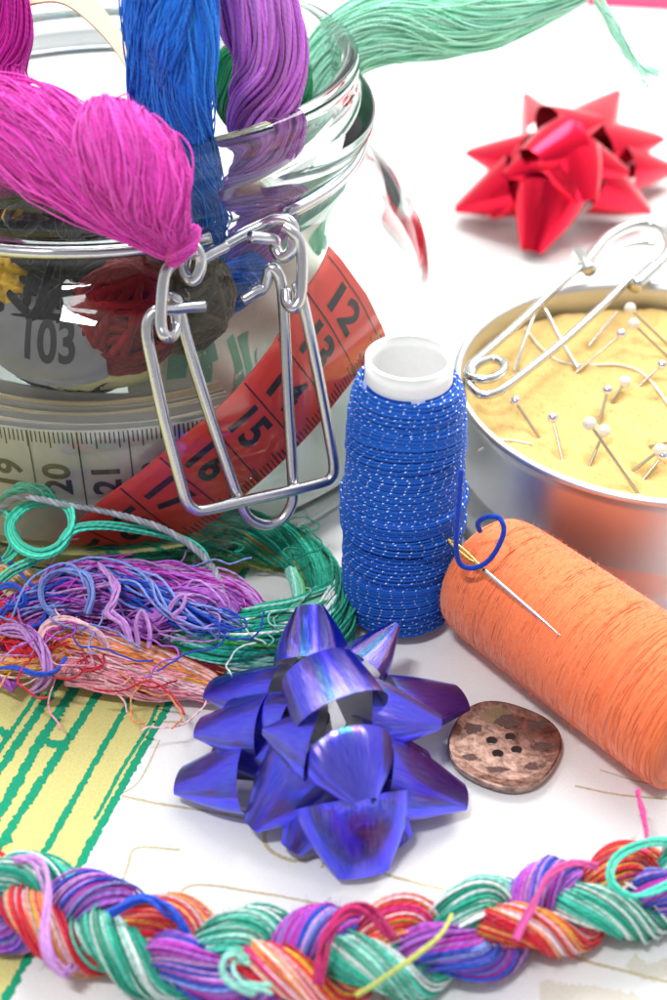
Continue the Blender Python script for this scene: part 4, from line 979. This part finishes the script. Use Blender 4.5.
hank("floss_hank", "tangled purple and blue floss hank in the middle of the pile", [
    dict(at=(120, 600), label="purple strands of the tangle", blist=[
        dict(path=PP((2, 655, .5), (30, 622, .9), (75, 598, 1.2), (130, 594, 1.3), (190, 596, 1.2), (235, 606, .9), (252, 628, .6)), rad=[.3, .5, .62, .62, .6, .5, .35], n=192, sr=0.0266, twist=.3, palette=[(5, VIO), (4, VIO2), (2, MGT)], N=90, wander=.3, nfuzz=3500, fuzzlen=.10, jit=.05),
        dict(path=PP((110, 632, .9), (150, 622, 1.4), (185, 600, 1.65), (215, 600, 1.5), (235, 615, 1.2)), rad=[.12, .22, .3, .26, .15], n=54, sr=0.0266, twist=.9, palette=[(3, VIO), (2, VIO2)], N=60, wander=.6, jit=.05)]),
    dict(at=(120, 600), label="blue strands of the tangle", blist=[
        dict(path=PP((0, 630, .9), (40, 605, 1.4), (90, 582, 1.6), (140, 592, 1.75), (190, 614, 1.6), (235, 628, 1.1)), rad=[.15, .3, .36, .34, .3, .2], n=35, sr=0.0274, twist=.5, palette=[(3, DBL), (3, LBL)], N=80, wander=.6, core=False, jit=.04),
        dict(path=PP((60, 620, 1.3), (42, 605, 1.7), (42, 582, 1.9), (62, 570, 2.0), (84, 575, 2.0), (92, 594, 1.9), (88, 614, 1.6)), rad=[.06] * 5, n=5, sr=.034, twist=.6, palette=[LBL], N=60, core=False, wander=.4),
        dict(path=PP((-8, 555, .9), (14, 566, 1.2), (28, 582, 1.5), (44, 592, 1.5)), rad=[.03] * 3, n=2, sr=.034, twist=.5, palette=[DBL], N=40, core=False),
        dict(path=PP((-6, 592, 1.4), (10, 584, 1.8), (22, 590, 1.8), (24, 604, 1.6), (8, 608, 1.5), (2, 620, 1.3), (22, 628, 1.2), (42, 622, 1.3), (46, 604, 1.5)), rad=[.04] * 4, n=3, sr=.036, twist=.8, palette=[DBL], N=80, core=False, wander=.5)]),
    dict(at=(120, 600), name="stray_curl", label="crinkled lilac ends over the tangle", blist=[
        dict(path=PP((98, 565, 1.9), (112, 578, 2.1), (116, 600, 2.1), (110, 612, 2.0), (124, 624, 1.9), (132, 642, 1.6)), rad=[.04, .05, .05], n=4, sr=.034, twist=1.0, palette=[VIO2], N=70, core=False, wander=.6, jit=.01),
        dict(path=PP((140, 645, 1.5), (137, 625, 1.8), (142, 612, 1.9), (150, 630, 1.7), (150, 648, 1.4)), rad=[.04] * 3, n=3, sr=.034, twist=.6, palette=[VIO2], N=50, core=False),
        dict(path=PP((168, 612, 1.9), (176, 600, 2.1), (184, 596, 2.1), (182, 608, 2.0), (174, 616, 1.9), (186, 618, 1.8)), rad=[.03] * 3, n=3, sr=.034, twist=.6, palette=[VIO2], N=50, core=False)]),
])
PNK = (.95, .36, .46); PNK2 = (.95, .56, .62); ORA = (.93, .34, .11); REDC = (.70, .02, .045); MAR = (.28, .01, .03); YEL = (.85, .45, .03); CRM = (.80, .65, .5)
hank("floss_hank", "pink, orange and red floss hank fanning along the front of the pile", [
    dict(at=(110, 660), label="pink fanned ends", blist=[
        dict(path=PP((30, 668, .5), (75, 662, .75), (120, 668, .75), (165, 678, .6), (214, 690, .4)), rad=[.22, .34, .36, .34, .24], n=144, sr=0.0245, twist=.12, palette=[(6, PNK), (4, PNK2), (.7, YEL)], N=70, wander=.22, flat=.7, endspread=.4, nfuzz=2500, fuzzlen=.10),
        dict(path=PP((66, 680, .5), (110, 684, .5), (150, 690, .4), (205, 692, .3)), rad=[.1, .18, .2, .12], n=41, sr=0.0245, twist=.2, palette=[(3, PNK), (1, PNK2)], N=60, wander=.3, core=False)]),
    dict(at=(110, 660), label="orange and maroon strands on top", blist=[
        dict(path=PP((28, 640, .8), (70, 640, 1.05), (115, 648, 1.05), (160, 660, .9), (205, 676, .6), (216, 684, .5)), rad=[.14, .2, .22, .22, .18, .12], n=54, sr=0.0259, twist=.25, palette=[(5, ORA), (2, PNK2), (1, YEL)], N=70, wander=.25),
        dict(path=PP((95, 640, .7), (140, 652, .75), (190, 664, .55), (225, 672, .4)), rad=[.15, .26, .26, .15], n=54, sr=0.0259, twist=.2, palette=[(4, MAR), (1, OLV)], N=60, wander=.2)]),
    dict(at=(110, 660), label="red strands bending down at the left", blist=[
        dict(path=PP((-24, 596, .7), (-4, 610, .95), (14, 632, 1.05), (30, 654, .9), (44, 668, .6)), rad=[.3, .36, .38, .3, .2], n=80, sr=0.0266, twist=.2, palette=[(5, REDC), (2, (.68, .04, .05)), (1, ORA)], N=60, wander=.2),
        dict(path=PP((-20, 646, .6), (6, 664, .75), (34, 664, .85), (62, 656, .9), (80, 664, .8)), rad=[.14, .2, .2, .16, .1], n=41, sr=0.0266, twist=.4, palette=[(3, ORA), (3, YEL), (2, CRM)], N=60, wander=.4),
        dict(path=PP((-6, 575, .5), (10, 572, .7), (28, 580, .8), (44, 592, .8)), rad=[.1, .2, .2, .12], n=32, sr=0.0259, twist=.3, palette=[(2, CRM), (2, ORA), (1, YEL)], N=40)]),
    dict(at=(110, 660), name="stray_curl", label="lilac curl hanging over the pink ends", blist=[
        dict(path=PP((34, 690, .5), (48, 676, 1.1), (44, 652, 1.4), (28, 634, 1.45), (6, 630, 1.3), (-8, 640, 1.1)), rad=[.1, .12, .12, .1], n=9, sr=.036, twist=.5, palette=[VIO2], N=70, core=False, wander=.4),
        dict(path=PP((36, 648, 1.3), (46, 626, 1.5), (70, 622, 1.6), (96, 634, 1.5), (108, 648, 1.2)), rad=[.06, .1, .1, .06], n=7, sr=.034, twist=.3, palette=[(1, PNK2), (1, VIO2)], N=60, core=False, wander=.4),
        dict(path=PP((-8, 668, .9), (16, 668, 1.2), (36, 674, 1.3), (54, 672, 1.3), (66, 658, 1.3)), rad=[.025] * 3, n=2, sr=.034, twist=.6, palette=[DBL], N=50, core=False),
        dict(path=PP((-10, 676, .5), (6, 680, .6), (16, 688, .5)), rad=[.12, .14, .1], n=10, sr=.036, twist=.3, palette=[VIO], N=30, core=False)]),
    dict(at=(110, 660), name="stray_curl", label="yellow and red ends curling beside the hank's opening", blist=[
        dict(path=PP((206, 596, .8), (232, 598, .8), (256, 604, .7), (268, 612, .5)), rad=[.12, .16, .16, .1], n=25, sr=0.0266, twist=.2, palette=[(2, MAR), (2, YEL), (1, CRM), (1, PNK)], N=40, wander=.2)]),
])
def strays(hk, label, boxes, cols, n, r=.02):
    mb = MB()
    for k in range(n):
        u0, v0, u1, v1, z0, z1 = boxes[k % len(boxes)]
        p = P(rng.uniform(u0, u1), rng.uniform(v0, v1), rng.uniform(z0, z1)); th = rng.uniform(0, 6.28); pts = [p]; turn = rng.normal() * .5
        for q in range(14):
            turn = .8 * turn + rng.normal() * .22; th += turn
            p = p + np.array([math.cos(th) * .17, math.sin(th) * .13, rng.normal() * .05]); p[2] = min(max(p[2], .15), z1 + .25); pts.append(p)
        mb.tubes(spline(pts, 60), r, 5, np.clip(np.asarray(cols[k % len(cols)]) * (1 + rng.normal() * .12), 0, 1))
    o = mb.build("stray_fibres", M_floss, hk); o["label"] = label; o["kind"] = "stuff"
HK = {o["label"].split()[0]: o for o in bpy.data.objects if o.get("category") == "floss hank"}
strays(HK["tangled"], "fine purple and blue fibres loose over the tangle", [(10, 585, 240, 630, 1.2, 1.75)], [VIO, VIO2, VIO2, LBL, MGT, DBL], 44)
strays(HK["pink,"], "fine red and pink fibres loose over the hank", [(0, 640, 190, 690, .7, 1.1), (-5, 600, 50, 655, 1.0, 1.3)], [PNK, PNK2, REDC, ORA, REDC], 34)
strays(HK["variegated"], "fine green fibres loose over the hank", [(120, 525, 320, 560, .9, 1.3), (170, 620, 320, 650, .9, 1.3)], [TEAL, AQU, GRN, WHT], 16)
def threads(name, label, plist, col, sr=.033, cat="thread", group=None, n=5, rad=.10, mat_=M_floss, twist=.8, wander=.5):
    mb = MB()
    for pth in plist: bundle(mb, PP(*pth), [rad] * 3, n, sr, twist, [col], N=130, core=False, wander=wander, sides=6, nfuzz=25, fuzzlen=.1)
    return tag(mb.build(name, mat_), label, cat, group)
SEA = (.09, .74, .54)
threads("loose_thread", "sea green thread curled in rings against the jar's lower wall", [
    [(-6, 588, .9), (12, 572, 1.3), (34, 560, 1.7), (56, 546, 2.1), (70, 528, 2.4), (66, 508, 2.6), (46, 502, 2.6), (26, 508, 2.5), (12, 524, 2.3), (18, 542, 2.1), (38, 552, 2.1), (58, 546, 2.2), (72, 530, 2.4), (100, 526, 2.3), (135, 530, 2.0), (172, 538, 1.8), (200, 552, 1.6), (214, 578, 1.4), (222, 600, 1.2)],
    [(-4, 500, 2.2), (10, 490, 2.5), (28, 484, 2.7), (46, 488, 2.7), (56, 500, 2.6)], [(6, 560, 1.4), (16, 540, 1.9), (10, 520, 2.2), (4, 505, 2.3)],
    [(222, 600, 1.2), (228, 612, 1.1), (242, 618, .9)], [(218, 594, 1.2), (216, 610, 1.1), (206, 618, 1.0)]], SEA)
# grey two-ply cord
g = spline(PP((-8, 520, 2.1), (4, 506, 2.4), (18, 496, 2.7), (36, 498, 2.8), (62, 504, 2.7), (100, 510, 2.5), (134, 519, 2.3), (165, 530, 2.1), (194, 548, 1.8), (214, 570, 1.6), (222, 592, 1.5), (216, 614, 1.4), (198, 632, 1.2), (172, 641, 1.0), (150, 638, .8)), 420)
T, X, Y = frames(g); Lc = np.concatenate([[0], np.cumsum(np.linalg.norm(np.diff(g, axis=0), axis=1))])
mb = MB()
for k in range(3):
    ph = Lc * 2 * math.pi / .42 + k * 2 * math.pi / 3; mb.tubes(g + .036 * (np.cos(ph)[:, None] * X + np.sin(ph)[:, None] * Y), .040, 7, (.30, .32, .36) if k else (.42, .45, .5))
tag(mb.build("twisted_cord", M_cord), "grey twisted cord winding over the floss pile", "cord")

# ------------------------------------------------------------------ braid across the front
cl = spline([P(u, v, .62) for u, v in [(-110, 868), (-40, 884), (20, 902), (80, 922), (140, 940), (205, 955), (270, 960), (340, 956), (405, 947), (470, 932), (530, 914), (585, 902), (640, 890), (700, 876), (780, 850)]], 420)
Lb = np.concatenate([[0], np.cumsum(np.linalg.norm(np.diff(cl, axis=0), axis=1))])
T = np.gradient(cl, axis=0); T /= np.linalg.norm(T, axis=1, keepdims=True); SD = np.stack([-T[:, 1], T[:, 0], 0 * T[:, 0]], 1)
def s_at(u):
    p = P(u, 950, .62); i = np.argmin(np.abs(cl[:, 0] - p[0])); return Lb[i]
s1, s2 = s_at(270), s_at(510); PER = (s2 - s1)
amp = interp([.62] * 5, 420)
braid = empty("floss_braid", cl[200] * [1, 1, 0], "thick multicoloured plait of embroidery floss across the foreground", "braid")
gradc = lambda a_, b_, f=2.0, ph=0: (lambda t: np.asarray(a_) + (np.asarray(b_) - np.asarray(a_)) * (.5 + .5 * np.tanh(3 * np.sin(2 * math.pi * (t * f + ph))))[:, None])
BR = [(s1, [(4, TEAL), (3, TEAL2), (3, WHT), (2, AQU), (1, GRN), (1, gradc(TEAL, WHT, 4))], "green and white strand of the plait"),
      (s_at(345), [(4, VIO), (3, VIO2), (3, LBL), (2, DBL), (2, gradc(VIO, DBL, 5)), (1, MGT)], "purple and blue strand of the plait"),
      (s_at(428), [(4, REDC), (2, (.68, .05, .05)), (3, ORA), (2, PNK2), (1, YEL), (2, gradc(REDC, ORA, 4)), (1, (.5, .02, .15))], "red, orange and pink strand of the plait")]
for k, (s0, pal, lab) in enumerate(BR):
    ph = 2 * math.pi * (Lb - s0) / PER
    lat = .445 * np.cos(ph); ver = -.26 * np.sin(2 * ph)
    path = cl + SD * lat[:, None]; path[:, 2] = .64 + ver
    mb = MB()
    bundle(mb, None, [.34, .34, .34], 170, .025, 6.0 * (1 if k != 1 else -1), pal, closed_path=path, wander=.3, nfuzz=9000, cr=.9, cvar=.16, flat=.85, surf=.7, jit=.011, fuzzlen=.15)
    o = mb.build("strand", M_floss, braid); o["label"] = lab
def stray(label, pth, col, n=2, rad=.03):
    mb = MB(); bundle(mb, PP(*pth), [rad] * 3, n, .033, .8, [col], N=90, core=False, wander=.4, sides=6, nfuzz=15, fuzzlen=.1); o = mb.build("loose_end", M_floss, braid); o["label"] = label
stray("pink end sticking up", [(641, 860, 1.0), (646, 838, 1.1), (643, 812, 1.2), (638, 790, 1.3)], (.75, .08, .28), 2)
stray("sea green loop over the plait's right end", [(676, 842, 1.3), (650, 842, 1.6), (625, 852, 1.7), (612, 866, 1.7), (612, 884, 1.6), (630, 896, 1.5), (655, 890, 1.4), (680, 880, 1.2)], SEA, 3, .05)
stray("pink end across the purple strand", [(598, 866, 1.6), (572, 864, 1.6), (548, 878, 1.6), (530, 910, 1.5), (516, 940, 1.3)], (.72, .10, .35), 3, .05)
stray("yellow green end across the red strand", [(452, 914, 1.4), (440, 934, 1.6), (420, 952, 1.6), (398, 968, 1.5), (370, 988, 1.3), (356, 996, 1.2)], (.45, .48, .10), 2)
stray("lilac curl at the plait's left end", [(14, 858, 1.4), (36, 862, 1.5), (46, 890, 1.5), (44, 930, 1.4), (50, 958, 1.2), (66, 972, .8), (76, 962, .5)], VIO2, 5, .07)
stray("crimson curl over the purple strand", [(318, 985, 1.2), (326, 940, 1.5), (345, 912, 1.6), (372, 912, 1.5), (392, 940, 1.3)], (.5, .02, .14), 5, .08)
stray("blue end arching above the plait", [(110, 915, 1.3), (140, 900, 1.4), (168, 908, 1.3), (186, 930, 1.0), (190, 950, .7)], DBL, 5, .08)
stray("white and green curl", [(246, 962, 1.3), (232, 958, 1.5), (228, 972, 1.5), (244, 988, 1.4), (270, 990, 1.2)], AQU, 5, .09)

# ------------------------------------------------------------------ render settings
S.render.engine = 'CYCLES'
cy_s = S.cycles
cy_s.max_bounces = 24; cy_s.transmission_bounces = 20; cy_s.glossy_bounces = 8; cy_s.diffuse_bounces = 5; cy_s.transparent_max_bounces = 12
cy_s.caustics_refractive = True; cy_s.caustics_reflective = True; cy_s.blur_glossy = .6; cy_s.sample_clamp_indirect = 12
cy_s.use_denoising = True
vs = S.view_settings
S.display_settings.display_device = 'sRGB'
vs.view_transform = 'Standard'; vs.look = 'None'; vs.exposure = 0.58; vs.gamma = 1.0
